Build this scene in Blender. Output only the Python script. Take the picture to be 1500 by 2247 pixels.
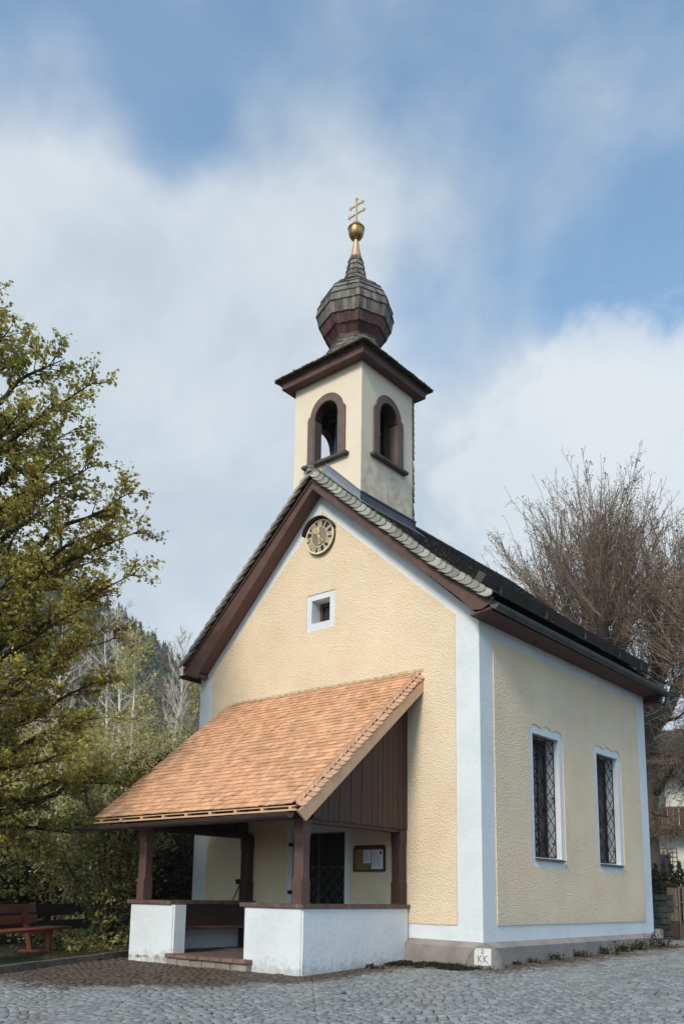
import bpy, bmesh, math, random
import numpy as np
from mathutils import Vector, Matrix
from mathutils.geometry import delaunay_2d_cdt
random.seed(7); RN = np.random.default_rng(11)
scene = bpy.context.scene
for o in list(bpy.data.objects): bpy.data.objects.remove(o)
R = math.radians

# ------------------------------------------------------------------ camera
CAM = np.array([6.311, -10.7532, .1101]); YAW, PITCH, ROLL, FOC, PCY, PCX = .7078, .1773, .0169, 1929.38, 495.17, -36.5
FW = np.array([-math.sin(YAW)*math.cos(PITCH), math.cos(YAW)*math.cos(PITCH), math.sin(PITCH)])
_r = np.array([math.cos(YAW), math.sin(YAW), 0.]); _u = np.cross(_r, FW)
RT = _r*math.cos(ROLL)+_u*math.sin(ROLL); UP = -_r*math.sin(ROLL)+_u*math.cos(ROLL)
def ray(px, py): return FW+RT*(px-750-PCX)/FOC-UP*(py-1123.5-PCY)/FOC
def atD(px, py, D):                     # the point seen at a photo pixel, D metres away over the ground
    d = ray(px, py); return CAM+d*D/math.hypot(d[0], d[1])
cd = bpy.data.cameras.new('camera'); cam = bpy.data.objects.new('camera', cd)
scene.collection.objects.link(cam); scene.camera = cam
m = Matrix.Identity(4)
for i in range(3): m[i][0], m[i][1], m[i][2], m[i][3] = RT[i], UP[i], -FW[i], CAM[i]
cam.matrix_world = m
cd.lens = FOC/2247*36; cd.sensor_width = 36; cd.sensor_fit = 'AUTO'
cd.shift_x = -PCX/2247; cd.shift_y = PCY/2247; cd.clip_start = .1; cd.clip_end = 5000

# ------------------------------------------------------------------ light
SUN = Vector((.15, -.80, .58)).normalized()      # towards the sun: hazy sun behind the viewer
SUN_EL = math.asin(SUN.z); SUN_AZ = math.atan2(SUN.x, SUN.y)
sl = bpy.data.lights.new('sun', 'SUN'); sl.energy = 2.2; sl.angle = R(15); sl.color = (1., .87, .71)
so = bpy.data.objects.new('sun', sl); scene.collection.objects.link(so)
so.rotation_euler = (-SUN).to_track_quat('-Z', 'Y').to_euler()
scene.view_settings.view_transform = 'Standard'; scene.view_settings.look = 'None'
scene.view_settings.exposure = 0.25; scene.view_settings.gamma = 1.0

def build_world():
    w = bpy.data.worlds.new('World'); scene.world = w; w.use_nodes = True
    nt = w.node_tree; N = nt.nodes; L = nt.links; N.clear()
    out = N.new('ShaderNodeOutputWorld'); bg = N.new('ShaderNodeBackground'); L.new(bg.outputs[0], out.inputs[0])
    sky = N.new('ShaderNodeTexSky'); sky.sky_type = 'NISHITA'; sky.sun_disc = False
    sky.sun_elevation = SUN_EL; sky.sun_rotation = SUN_AZ; sky.air_density = 1.0; sky.dust_density = 2.0; sky.ozone_density = 1.0
    tc = N.new('ShaderNodeTexCoord')
    def math_(op, a, b=None, c=None):
        n = N.new('ShaderNodeMath'); n.operation = op
        for i, v in enumerate((a, b, c)):
            if v is None: continue
            if hasattr(v, 'is_output') or isinstance(v, bpy.types.NodeSocket): L.new(v, n.inputs[i])
            else: n.inputs[i].default_value = v
        return n.outputs[0]
    def noise(scale, detail, rough, dist=0., vec=None, stretch=(1, 1, 1)):
        mp = N.new('ShaderNodeMapping'); mp.inputs['Scale'].default_value = stretch; L.new(vec or tc.outputs['Generated'], mp.inputs[0])
        n = N.new('ShaderNodeTexNoise'); n.inputs['Scale'].default_value = scale; n.inputs['Detail'].default_value = detail
        n.inputs['Roughness'].default_value = rough; n.inputs['Distortion'].default_value = dist; L.new(mp.outputs[0], n.inputs['Vector']); return n.outputs['Fac']
    # thin cloud masses, each a soft lobe round a direction of the sky: (photo x, y, radius px, weight)
    lobes = [(40, 330, 240, .55), (-250, 800, 500, .8), (250, 640, 280, .45), (420, 900, 440, .78), (600, 450, 220, .42), (760, 60, 220, .16), (640, 1250, 460, .7),
             (1240, 930, 200, .25), (1080, 1060, 260, .5), (1500, 1060, 300, .5), (1300, 1300, 480, .8), (100, 1300, 560, .8), (1150, 420, 240, .14), (830, 640, 230, .25),
             (250, 60, 150, .14), (1420, 200, 220, .06), (430, 370, 110, -.22), (300, 250, 150, -.16), (1400, 600, 190, -.25), (1010, 540, 130, -.12), (60, 60, 240, -.35), (480, 120, 200, -.14), (600, 170, 170, -.12), (1100, 130, 200, -.1)]
    acc = None
    for px, py, rad, wt in lobes:
        d = ray(px, py); d = d/np.linalg.norm(d)
        vm = N.new('ShaderNodeVectorMath'); vm.operation = 'DOT_PRODUCT'; L.new(tc.outputs['Generated'], vm.inputs[0]); vm.inputs[1].default_value = d
        mr = N.new('ShaderNodeMapRange'); mr.interpolation_type = 'SMOOTHSTEP'; L.new(vm.outputs['Value'], mr.inputs['Value'])
        mr.inputs['From Min'].default_value = math.cos(math.atan(rad*1.25/FOC)); mr.inputs['From Max'].default_value = 1.0
        mr.inputs['To Min'].default_value = 0; mr.inputs['To Max'].default_value = wt
        acc = mr.outputs[0] if acc is None else math_('ADD', acc, mr.outputs[0])
    # cloud over the rest of the sky behind the viewer too
    vm = N.new('ShaderNodeVectorMath'); vm.operation = 'DOT_PRODUCT'; L.new(tc.outputs['Generated'], vm.inputs[0]); vm.inputs[1].default_value = tuple(-FW)
    back = N.new('ShaderNodeMapRange'); back.interpolation_type = 'SMOOTHSTEP'; L.new(vm.outputs['Value'], back.inputs['Value'])
    back.inputs['From Min'].default_value = -.6; back.inputs['From Max'].default_value = .4; back.inputs['To Max'].default_value = .45
    acc = math_('ADD', acc, back.outputs[0])
    n1 = noise(3.4, 9, .56, .12); n2 = noise(10., 8, .6, .1)
    nn = math_('ADD', math_('MULTIPLY', math_('SUBTRACT', n1, .5), 1.6), math_('MULTIPLY', math_('SUBTRACT', n2, .5), .8))
    dens = math_('ADD', acc, nn)
    mr = N.new('ShaderNodeMapRange'); mr.interpolation_type = 'SMOOTHSTEP'; L.new(dens, mr.inputs['Value'])
    mr.inputs['From Min'].default_value = -.15; mr.inputs['From Max'].default_value = .95; mr.inputs['To Min'].default_value = .17; mr.inputs['To Max'].default_value = .93
    sc = N.new('ShaderNodeVectorMath'); sc.operation = 'MULTIPLY'; L.new(sky.outputs[0], sc.inputs[0]); sc.inputs[1].default_value = (.74, 1.20, 1.36)
    mix = N.new('ShaderNodeMix'); mix.data_type = 'RGBA'; L.new(mr.outputs[0], mix.inputs[0]); L.new(sc.outputs[0], mix.inputs[6])
    K = .97/.15
    shade = N.new('ShaderNodeMix'); shade.data_type = 'RGBA'; shade.inputs[6].default_value = (.50*K, .58*K, .645*K, 1); shade.inputs[7].default_value = (.67*K, .72*K, .76*K, 1)
    n3 = noise(4.3, 9, .6, .15); s3 = N.new('ShaderNodeMapRange'); s3.interpolation_type = 'SMOOTHSTEP'; L.new(n3, s3.inputs['Value']); s3.inputs['From Min'].default_value = .32; s3.inputs['From Max'].default_value = .68
    L.new(s3.outputs[0], shade.inputs[0]); L.new(shade.outputs[2], mix.inputs[7])
    # the billowing cumulus bank low on the right, with a firm upper edge
    cu = None
    for px, py, rad, wt in [(1350, 850, 118, 1.), (1290, 860, 110, .9), (1215, 935, 130, 1.), (1450, 905, 150, 1.), (1110, 1030, 170, .9), (1330, 1090, 300, 1.2)]:
        d = ray(px, py); d = d/np.linalg.norm(d); vm = N.new('ShaderNodeVectorMath'); vm.operation = 'DOT_PRODUCT'; L.new(tc.outputs['Generated'], vm.inputs[0]); vm.inputs[1].default_value = d
        q = N.new('ShaderNodeMapRange'); q.interpolation_type = 'LINEAR'; L.new(vm.outputs['Value'], q.inputs['Value']); q.inputs['From Min'].default_value = math.cos(math.atan(rad*1.5/FOC)); q.inputs['From Max'].default_value = 1.0; q.inputs['To Max'].default_value = wt
        cu = q.outputs[0] if cu is None else math_('MAXIMUM', cu, q.outputs[0])
    cu = math_('ADD', cu, math_('ADD', math_('MULTIPLY', math_('SUBTRACT', noise(16., 9, .58, .6), .5), 1.1), math_('MULTIPLY', math_('SUBTRACT', noise(50., 6, .6, .3), .5), .35)))
    q = N.new('ShaderNodeMapRange'); q.interpolation_type = 'SMOOTHSTEP'; L.new(cu, q.inputs['Value']); q.inputs['From Min'].default_value = .38; q.inputs['From Max'].default_value = .85; q.inputs['To Max'].default_value = .62
    mix2 = N.new('ShaderNodeMix'); mix2.data_type = 'RGBA'; L.new(q.outputs[0], mix2.inputs[0]); L.new(mix.outputs[2], mix2.inputs[6]); mix2.inputs[7].default_value = (.76*K, .80*K, .82*K, 1)
    L.new(mix2.outputs[2], bg.inputs[0]); bg.inputs['Strength'].default_value = .15
build_world()

# ------------------------------------------------------------------ materials
def mat(name, col, rough=.8, var=.15, vscale=3., bump=0., bscale=30., island=0., metal=0., col2=None, c2scale=2., c2lo=.5, c2hi=.65, bdist=.01, voro=False, spec=.3, stretch=None, transl=0., vcol=None, vcolmix=None):
    M = bpy.data.materials.new(name); M.use_nodes = True; nt = M.node_tree; N = nt.nodes; L = nt.links
    b = N['Principled BSDF']; b.inputs['Roughness'].default_value = rough; b.inputs['Metallic'].default_value = metal
    b.inputs['Specular IOR Level'].default_value = spec
    g = N.new('ShaderNodeNewGeometry'); pos = g.outputs['Position']
    if stretch:
        mp = N.new('ShaderNodeMapping'); mp.inputs['Scale'].default_value = stretch; L.new(pos, mp.inputs[0]); pos = mp.outputs[0]
    def nz(scale, det=5, rg=.6):
        n = N.new('ShaderNodeTexNoise'); n.inputs['Scale'].default_value = scale; n.inputs['Detail'].default_value = det; n.inputs['Roughness'].default_value = rg
        L.new(pos, n.inputs['Vector']); return n.outputs['Fac']
    def mr(v, a, b_, c, d):
        n = N.new('ShaderNodeMapRange'); L.new(v, n.inputs[0]); n.inputs[1].default_value = a; n.inputs[2].default_value = b_; n.inputs[3].default_value = c; n.inputs[4].default_value = d; return n.outputs[0]
    def mixc(f, a, b_):
        n = N.new('ShaderNodeMix'); n.data_type = 'RGBA'
        for s, v in ((0, f), (6, a), (7, b_)):
            if isinstance(v, bpy.types.NodeSocket): L.new(v, n.inputs[s])
            else: n.inputs[s].default_value = v if s == 0 else (*v, 1)
        return n.outputs[2]
    def scale_c(c, f):
        n = N.new('ShaderNodeVectorMath'); n.operation = 'SCALE'
        L.new(c, n.inputs[0]) if isinstance(c, bpy.types.NodeSocket) else setattr(n.inputs[0], 'default_value', c)
        L.new(f, n.inputs['Scale']); return n.outputs[0]
    c = col
    if col2 is not None: c = mixc(mr(nz(c2scale, 6, .65), c2lo, c2hi, 0, 1), c, col2)
    if vcol:
        a = N.new('ShaderNodeAttribute'); a.attribute_name = vcol; c = mixc(a.outputs['Fac'], c, vcolmix)
    c = scale_c(c, mr(nz(vscale), .25, .75, 1-var, 1+var))
    if island: c = scale_c(c, mr(g.outputs['Random Per Island'], 0, 1, 1-island, 1+island))
    L.new(c, b.inputs['Base Color'])
    if bump:
        bp = N.new('ShaderNodeBump'); bp.inputs['Strength'].default_value = bump; bp.inputs['Distance'].default_value = bdist
        h = nz(bscale, 6, .6)
        if voro:
            v = N.new('ShaderNodeTexVoronoi'); v.inputs['Scale'].default_value = bscale*.9; L.new(pos, v.inputs['Vector'])
            a = N.new('ShaderNodeMath'); a.operation = 'MULTIPLY_ADD'; L.new(v.outputs['Distance'], a.inputs[0]); a.inputs[1].default_value = -.8; L.new(h, a.inputs[2]); h = a.outputs[0]
        L.new(h, bp.inputs['Height']); L.new(bp.outputs[0], b.inputs['Normal'])
    if transl:
        t = N.new('ShaderNodeBsdfTranslucent'); L.new(c, t.inputs[0]); mx = N.new('ShaderNodeMixShader'); mx.inputs[0].default_value = transl
        L.new(b.outputs[0], mx.inputs[1]); L.new(t.outputs[0], mx.inputs[2]); L.new(mx.outputs[0], N['Material Output'].inputs[0])
    return M
M = {}
M['white'] = mat('white_limewash', (.72, .75, .79), .85, .05, 1.2, .35, 14, bdist=.02, col2=(.62, .66, .71), c2scale=1.6, c2lo=.45, c2hi=.75)
M['yellow'] = mat('yellow_roughcast', (.83, .67, .50), .9, .08, .9, .9, 42, bdist=.014, voro=True, col2=(.79, .615, .43), c2scale=1.3, c2lo=.45, c2hi=.7)
M['tower_plaster'] = mat('tower_plaster', (.80, .68, .55), .9, .05, 1.5, .25, 18, bdist=.012)
M['plinth'] = mat('plinth_paint', (.25, .22, .215), .8, .14, 2.5, .4, 10, bdist=.01, col2=(.31, .27, .26), c2scale=3, c2lo=.4, c2hi=.6)
M['brown'] = mat('dark_brown_wood', (.062, .030, .025), .55, .22, 2.5, .5, 5, stretch=(6, 6, 1), bdist=.004)
M['brown_h'] = mat('brown_board_wood', (.115, .064, .056), .6, .2, 3, .5, 6, bdist=.004, col2=(.17, .10, .085), c2scale=5, c2lo=.55, c2hi=.75)
M['belfry'] = mat('weathered_belfry_wood', (.155, .108, .096), .75, .2, 6, .4, 30, bdist=.004)
M['fresh'] = mat('fresh_larch_shingle', (.66, .37, .22), .7, .12, 20, .4, 60, island=.20, col2=(.56, .27, .135), c2scale=3.5, c2lo=.5, c2hi=.72, bdist=.003)
M['fresh_board'] = mat('fresh_larch_board', (.66, .40, .25), .7, .12, 6, .3, 40, bdist=.003)
M['grey_shingle'] = mat('silver_grey_shingle', (.30, .30, .27), .85, .2, 12, .5, 50, island=.28, bdist=.004, col2=(.17, .17, .12), c2scale=5, c2lo=.52, c2hi=.68)
M['dark_shingle'] = mat('dark_roof_shingle', (.075, .062, .064), .8, .25, 6, .5, 50, island=.3, bdist=.005, col2=(.05, .052, .03), c2scale=3, c2lo=.5, c2hi=.62)
M['dome_shingle'] = mat('weathered_dome_shingle', (.165, .152, .138), .75, .3, 22, .5, 60, island=.42, bdist=.004, col2=(.10, .055, .05), c2scale=6, c2lo=.5, c2hi=.7, stretch=(1, 1, .35))
M['moss'] = mat('roof_moss', (.085, .10, .03), .95, .35, 20, 1., 60, bdist=.01)
M['gold'] = mat('gilding', (.80, .50, .27), .35, .1, 12, .2, 60, metal=.75, bdist=.002, col2=(.45, .20, .12), c2scale=9, c2lo=.62, c2hi=.75)
M['ballgold'] = mat('tarnished_gilding', (.50, .30, .14), .38, .25, 20, .2, 40, metal=.75, bdist=.002, col2=(.24, .13, .06), c2scale=14, c2lo=.45, c2hi=.7, stretch=(1, 1, .2))
M['copper'] = mat('copper_band', (.26, .12, .095), .6, .2, 6)
M['lead'] = mat('grey_flashing', (.25, .265, .30), .55, .1, 5, .15, 20, metal=.2)
M['gutter'] = mat('green_grey_zinc', (.085, .105, .09), .5, .25, 4, metal=.25)
M['gutter_br'] = mat('brown_metal_gutter', (.045, .028, .027), .35, .15, 4, metal=.3)
M['iron'] = mat('wrought_iron', (.018, .014, .014), .5, .1, 20, metal=.4)
M['glass'] = mat('dark_glass', (.022, .022, .026), .06, .1, 3, .12, 2.5, bdist=.01, spec=.7)
M['frame_red'] = mat('red_brown_window_frame', (.11, .040, .03), .5, .15, 6)
M['black'] = mat('dark_interior', (.006, .005, .005), .9, .1, 5)
M['door'] = mat('near_black_door_wood', (.010, .008, .007), .6, .1, 5, .3, 20)
M['clockdark'] = mat('clock_dark_ring', (.035, .028, .027), .6, .1, 20)
M['clockmid'] = mat('clock_brown_dial', (.25, .185, .165), .6, .15, 6)
M['clockgold'] = mat('clock_gold', (.84, .72, .49), .45, .08, 12, metal=.0)
M['cork'] = mat('cork', (.21, .13, .09), .9, .12, 60, .2, 90, bdist=.002)
M['paper'] = mat('paper', (.62, .64, .72), .8, .03, 4)
M['ink'] = mat('ink', (.18, .18, .22), .8, 0, 4)
M['inkred'] = mat('print_red', (.35, .07, .05), .8, 0, 4)
M['sill'] = mat('slate_sill', (.10, .078, .07), .7, .3, 14, .6, 30, bdist=.006)
M['tile'] = mat('brick_floor_tile', (.14, .095, .085), .7, .2, 7, .4, 30, bdist=.004, island=.2)
M['brick'] = mat('red_brick_edge', (.20, .125, .10), .85, .25, 8, .6, 40, bdist=.006, island=.15)
M['mortar'] = mat('mortar', (.30, .26, .24), .9, .15, 8)
M['benchwood'] = mat('orange_brown_bench_wood', (.20, .050, .022), .45, .2, 3, .3, 8, bdist=.003, stretch=(4, 4, 1))
M['railwood'] = mat('dark_rail_wood', (.030, .020, .016), .8, .3, 4, .4, 20)
M['bark'] = mat('tree_bark', (.055, .042, .032), .9, .3, 5, .8, 22, bdist=.02, stretch=(1, 1, .35))
M['bark_grey'] = mat('lime_bark', (.12, .095, .078), .9, .3, 4, .9, 14, bdist=.03, stretch=(1, 1, .35), col2=(.07, .065, .03), c2scale=2)
M['bark_red'] = mat('shrub_bark', (.10, .05, .03), .8, .3, 6, .5, 30)
M['twig'] = mat('brown_twig', (.24, .178, .142), .8, .25, 3)
M['bud'] = mat('budding_leaf', (.17, .13, .055), .8, .2, 3, island=.45, transl=.3)
M['pale'] = mat('pale_bark', (.68, .62, .54), .85, .2, 3)
M['stone'] = mat('rough_stone', (.23, .20, .185), .9, .25, 6, .8, 14, bdist=.02)
M['drystone'] = mat('dry_stone', (.085, .078, .075), .9, .3, 6, .8, 14, bdist=.02, island=.3)
M['gatewood'] = mat('gate_wood', (.17, .13, .10), .8, .2, 4, .3, 30, stretch=(5, 5, .6))
M['picket'] = mat('picket_wood', (.20, .16, .125), .8, .25, 5, .3, 30, island=.2)
M['housewhite'] = mat('house_plaster', (.62, .60, .56), .9, .06, 1)
M['shutter'] = mat('green_shutter', (.08, .12, .10), .6, .1, 4)
M['bluemetal'] = mat('blue_car_paint', (.02, .09, .28), .3, .05, 2, spec=.6)
M['rubber'] = mat('tyre_rubber', (.015, .015, .015), .8, .1, 3)
def splash(Mt, z0=-.86, z1=-.52, col=(.30, .27, .24), amt=.75):
    nt = Mt.node_tree; N = nt.nodes; L = nt.links; b = N['Principled BSDF']; src = b.inputs['Base Color'].links[0].from_socket; g = N.new('ShaderNodeNewGeometry'); sx = N.new('ShaderNodeSeparateXYZ'); L.new(g.outputs['Position'], sx.inputs[0])
    n = N.new('ShaderNodeTexNoise'); n.inputs['Scale'].default_value = 7; n.inputs['Detail'].default_value = 9; n.inputs['Roughness'].default_value = .7; L.new(g.outputs['Position'], n.inputs[0])
    q = N.new('ShaderNodeMapRange'); L.new(sx.outputs['Z'], q.inputs[0]); q.inputs[1].default_value = z0; q.inputs[2].default_value = z1; q.inputs[3].default_value = .30; q.inputs[4].default_value = -.12
    a = N.new('ShaderNodeMath'); a.operation = 'ADD'; L.new(n.outputs['Fac'], a.inputs[0]); L.new(q.outputs[0], a.inputs[1]); r = N.new('ShaderNodeMapRange'); L.new(a.outputs[0], r.inputs[0]); r.inputs[1].default_value = .62; r.inputs[2].default_value = .92; r.inputs[4].default_value = amt
    mx = N.new('ShaderNodeMix'); mx.data_type = 'RGBA'; L.new(r.outputs[0], mx.inputs[0]); L.new(src, mx.inputs[6]); mx.inputs[7].default_value = (*col, 1); L.new(mx.outputs[2], b.inputs['Base Color'])
splash(M['white']); splash(M['yellow'], -.35, .25, (.52, .38, .24), .35); splash(M['plinth'], -.86, -.6, (.12, .10, .085), .8)
def leafmat(name, c1, c2, tr=.35, isl=.38): return mat(name, c1, .55, .30, 1.3, island=isl, transl=tr, col2=c2, c2scale=1.1, c2lo=.4, c2hi=.62, spec=.25)
M['leaf'] = leafmat('spring_leaf', (.47, .42, .11), (.30, .28, .07), .5)
M['leafdark'] = leafmat('shrub_leaf', (.29, .27, .095), (.37, .335, .13))
M['leafbright'] = leafmat('brightened_leaf', (.66, .58, .24), (.46, .42, .16), .5)  # sunlight put into the colour: lighter than real foliage
M['leafhedge'] = leafmat('hedge_leaf', (.055, .055, .022), (.085, .050, .036))
M['leafbrown'] = leafmat('brown_hedge_leaf', (.075, .055, .022), (.05, .05, .018))
M['grass'] = leafmat('grass_blade', (.060, .062, .022), (.035, .040, .014), .25)
M['needle'] = leafmat('conifer_needle', (.050, .068, .042), (.036, .052, .036), .1, .5)
M['soil'] = mat('soil_bed', (.055, .048, .032), .95, .3, 3, .8, 25, bdist=.02, col2=(.045, .055, .02), c2scale=2.2)

# ------------------------------------------------------------------ builders
COL = scene.collection
def link(name, verts, faces, material, parent=None, smooth=False, base=None):
    verts = np.asarray(verts, float)
    me = bpy.data.meshes.new(name)
    off = np.zeros(3) if base is None else np.asarray(base, float)
    if isinstance(faces, np.ndarray):
        nf, k = faces.shape; me.vertices.add(len(verts)); me.vertices.foreach_set('co', (verts-off).astype(np.float32).ravel())
        me.loops.add(nf*k); me.loops.foreach_set('vertex_index', faces.astype(np.int32).ravel()); me.polygons.add(nf)
        me.polygons.foreach_set('loop_start', np.arange(0, nf*k, k, dtype=np.int32)); me.update(calc_edges=True)
    else: me.from_pydata((verts-off).tolist(), [], [tuple(f) for f in faces]); me.update()
    if isinstance(material, (list, tuple)):
        for x in material: me.materials.append(x)
    else: me.materials.append(material)
    if smooth:
        me.polygons.foreach_set('use_smooth', [True]*len(me.polygons))
    o = bpy.data.objects.new(name, me); COL.objects.link(o); o.location = off
    if parent is not None:
        o.parent = parent
        L = Vector((0, 0, 0)); p = parent
        while p is not None: L += p.location; p = p.parent
        o.location = Vector(off)-L
    return o
def tag(o, label=None, cat=None, group=None, kind=None):
    if label: o['label'] = label
    if cat: o['category'] = cat
    if group: o['group'] = group
    if kind: o['kind'] = kind
    return o
def thing(name, loc, label, cat, group=None):
    e = bpy.data.objects.new(name, None); COL.objects.link(e); e.location = Vector(loc); e.empty_display_size = .3
    return tag(e, label, cat, group)
class MB:
    def __init__(s): s.v = []; s.f = []
    def add(s, vs, fs):
        n = len(s.v); s.v += [tuple(map(float, p)) for p in vs]; s.f += [tuple(i+n for i in f) for f in fs]; return s
    def hexa(s, p):   # 8 points: bottom ring 0-3, top ring 4-7
        return s.add(p, [(3, 2, 1, 0), (4, 5, 6, 7), (0, 1, 5, 4), (1, 2, 6, 5), (2, 3, 7, 6), (3, 0, 4, 7)])
    def box(s, x0, x1, y0, y1, z0, z1, c=0.):
        if not c: return s.hexa([(x0, y0, z0), (x1, y0, z0), (x1, y1, z0), (x0, y1, z0), (x0, y0, z1), (x1, y0, z1), (x1, y1, z1), (x0, y1, z1)])
        bm = bmesh.new(); bmesh.ops.create_cube(bm, size=1)
        for v in bm.verts: v.co = Vector(((x0+x1)/2+v.co.x*(x1-x0), (y0+y1)/2+v.co.y*(y1-y0), (z0+z1)/2+v.co.z*(z1-z0)))
        bmesh.ops.bevel(bm, geom=bm.edges[:], offset=c, segments=2, affect='EDGES')
        s.bm(bm); return s
    def bm(s, bm):
        bm.verts.index_update(); s.add([v.co[:] for v in bm.verts], [[v.index for v in f.verts] for f in bm.faces]); bm.free()
    def obox(s, c, ax, ay, az, hx, hy, hz):
        c, ax, ay, az = (np.array(t, float) for t in (c, ax, ay, az))
        ax, ay, az = (t/np.linalg.norm(t) for t in (ax, ay, az))
        P = [c+sx*hx*ax+sy*hy*ay+sz*hz*az for sz in (-1, 1) for sx, sy in ((-1, -1), (1, -1), (1, 1), (-1, 1))]
        return s.hexa(P)
    def beam(s, a, b, w, h, up=(0, 0, 1)):
        a, b = np.array(a, float), np.array(b, float); d = b-a; u = np.array(up, float); side = np.cross(d, u); u2 = np.cross(side, d)
        return s.obox((a+b)/2, d, side, u2, np.linalg.norm(d)/2, w/2, h/2)
    def tube(s, pts, rs, n=8, caps=True, squash=None):
        pts = [np.array(p, float) for p in pts]; k0 = len(s.v); t0 = None
        if not hasattr(rs, '__len__'): rs = [rs]*len(pts)
        for i, p in enumerate(pts):
            d = pts[min(i+1, len(pts)-1)]-pts[max(i-1, 0)]; d = d/(np.linalg.norm(d)+1e-9)
            if t0 is None: t0 = np.cross(d, (0, 0, 1) if abs(d[2]) < .9 else (1, 0, 0))
            a = t0-d*np.dot(t0, d); a /= np.linalg.norm(a)+1e-9; t0 = a; b = np.cross(d, a)
            for j in range(n):
                an = 2*math.pi*j/n; s.v.append(tuple(p+rs[i]*(a*math.cos(an)+b*math.sin(an))))
        for i in range(len(pts)-1):
            for j in range(n): s.f.append((k0+i*n+j, k0+i*n+(j+1) % n, k0+(i+1)*n+(j+1) % n, k0+(i+1)*n+j))
        if caps: s.f.append(tuple(k0+j for j in range(n))[::-1]); s.f.append(tuple(k0+(len(pts)-1)*n+j for j in range(n)))
        return s
    def lathe(s, prof, c, n=32):
        k0 = len(s.v)
        for r, z in prof:
            for j in range(n): a = 2*math.pi*j/n; s.v.append((c[0]+r*math.cos(a), c[1]+r*math.sin(a), c[2]+z))
        for i in range(len(prof)-1):
            for j in range(n): s.f.append((k0+i*n+j, k0+i*n+(j+1) % n, k0+(i+1)*n+(j+1) % n, k0+(i+1)*n+j))
        s.f.append(tuple(k0+j for j in range(n))[::-1]); s.f.append(tuple(k0+(len(prof)-1)*n+j for j in range(n))); return s
    def plate(s, outer, holes, f0, f1):
        """flat polygon with holes, extruded: f0/f1 map (u,v) to the two faces"""
        loops = [outer]+holes; pts = []; edges = []
        for lp in loops:
            b = len(pts); pts += [Vector(p) for p in lp]; edges += [(b+i, b+(i+1) % len(lp)) for i in range(len(lp))]
        def inside(p, lp):
            c = False
            for i in range(len(lp)):
                (x1, y1), (x2, y2) = lp[i], lp[i-1]
                if (y1 > p[1]) != (y2 > p[1]) and p[0] < (x2-x1)*(p[1]-y1)/(y2-y1)+x1: c = not c
            return c
        vs, es, fs, _, _, _ = delaunay_2d_cdt(pts, edges, [], 0, 1e-6)
        keep = []
        for f in fs:
            c = sum((vs[i] for i in f), Vector((0, 0)))/len(f)
            if inside(c, outer) and not any(inside(c, h) for h in holes): keep.append(tuple(f))
        n = len(vs); P = [f0(v.x, v.y) for v in vs]+[f1(v.x, v.y) for v in vs]
        F = keep+[tuple(i+n for i in f[::-1]) for f in keep]; s.add(P, F)
        for lp in loops:
            k = len(lp); P = [f0(*p) for p in lp]+[f1(*p) for p in lp]
            s.add(P, [(i, (i+1) % k, (i+1) % k+k, i+k) for i in range(k)])
        return s
    def shingles(s, o, u, v, W, Lh, w=.1, e=.11, th=.012, tilt=.016, jit=.25, seed=1, inside=None, over=1.55, bj=.006):
        """rows of wooden shingles on the plane o + a*u + b*v (v up the slope)"""
        rg = random.Random(seed); o, u, v = (np.array(t, float) for t in (o, u, v)); u /= np.linalg.norm(u); v /= np.linalg.norm(v); nn = np.cross(u, v)
        rows = int(Lh/e)
        for r in range(rows+1):
            a = -rg.random()*w
            while a < W:
                ww = w*(1+rg.uniform(-jit, jit)); a0, a1 = max(a, 0), min(a+ww-.004, W); a += ww
                if a1-a0 < .015: continue
                b0 = r*e+rg.uniform(-bj, bj); b1 = min(b0+e*over, Lh)
                if b1-b0 < .02: continue
                if inside and not inside((a0+a1)/2, (b0+b1)/2): continue
                h = tilt+rg.uniform(-.003, .004); k = rg.uniform(-.002, .003)
                P = [(a0, b0, h-th+k), (a1, b0, h-th-k), (a1, b1, -th), (a0, b1, -th), (a0, b0, h+k), (a1, b0, h-k), (a1, b1, 0), (a0, b1, 0)]
                s.hexa([o+u*p[0]+v*p[1]+nn*p[2] for p in P])
        return s
    def out(s, name, material, parent=None, smooth=False, base=None): return link(name, s.v, s.f, material, parent, smooth, base)
def smooth_by_angle(o, deg=40):
    me = o.data; me.polygons.foreach_set('use_smooth', [True]*len(me.polygons))
    try: me.set_sharp_from_angle(angle=R(deg))
    except Exception: pass
    return o
def leaves(P, size, nrm=None, spread=1., sag=.25, rg=RN, aspect=1.5):
    """folded leaf: two quads each side of a midrib -> 6 verts, 2 quads per leaf"""
    n = len(P); d = rg.normal(size=(n, 3)); d[:, 2] = d[:, 2]*.5-sag; d /= np.linalg.norm(d, axis=1)[:, None]
    up = rg.normal(size=(n, 3))*spread*.6; up[:, 2] += 1.; a = np.cross(d, up); a /= np.linalg.norm(a, axis=1)[:, None]+1e-9; nn = np.cross(a, d)
    s = (size*(.65+.7*rg.random(n)))[:, None] if np.ndim(size) == 0 else (size*(.65+.7*rg.random(n)))[:, None]
    L = s*aspect*.5; W = s*.5
    p0 = P-d*L; p1 = P-d*L*.2+a*W+nn*W*.35; p2 = P+d*L; p3 = P-d*L*.2-a*W+nn*W*.35
    V = np.stack([p0, p1, p2, p3], 1).reshape(-1, 3); b = np.arange(n)[:, None]*4
    F = np.concatenate([b+np.array([[0, 1, 2]]), b+np.array([[0, 2, 3]])], 1).reshape(-1, 3)
    return V, F
def leafobj(name, P, size, material, parent=None, base=None, **k):
    V, F = leaves(np.asarray(P), size, **k); return link(name, V, F, material, parent, base=base)

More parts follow.
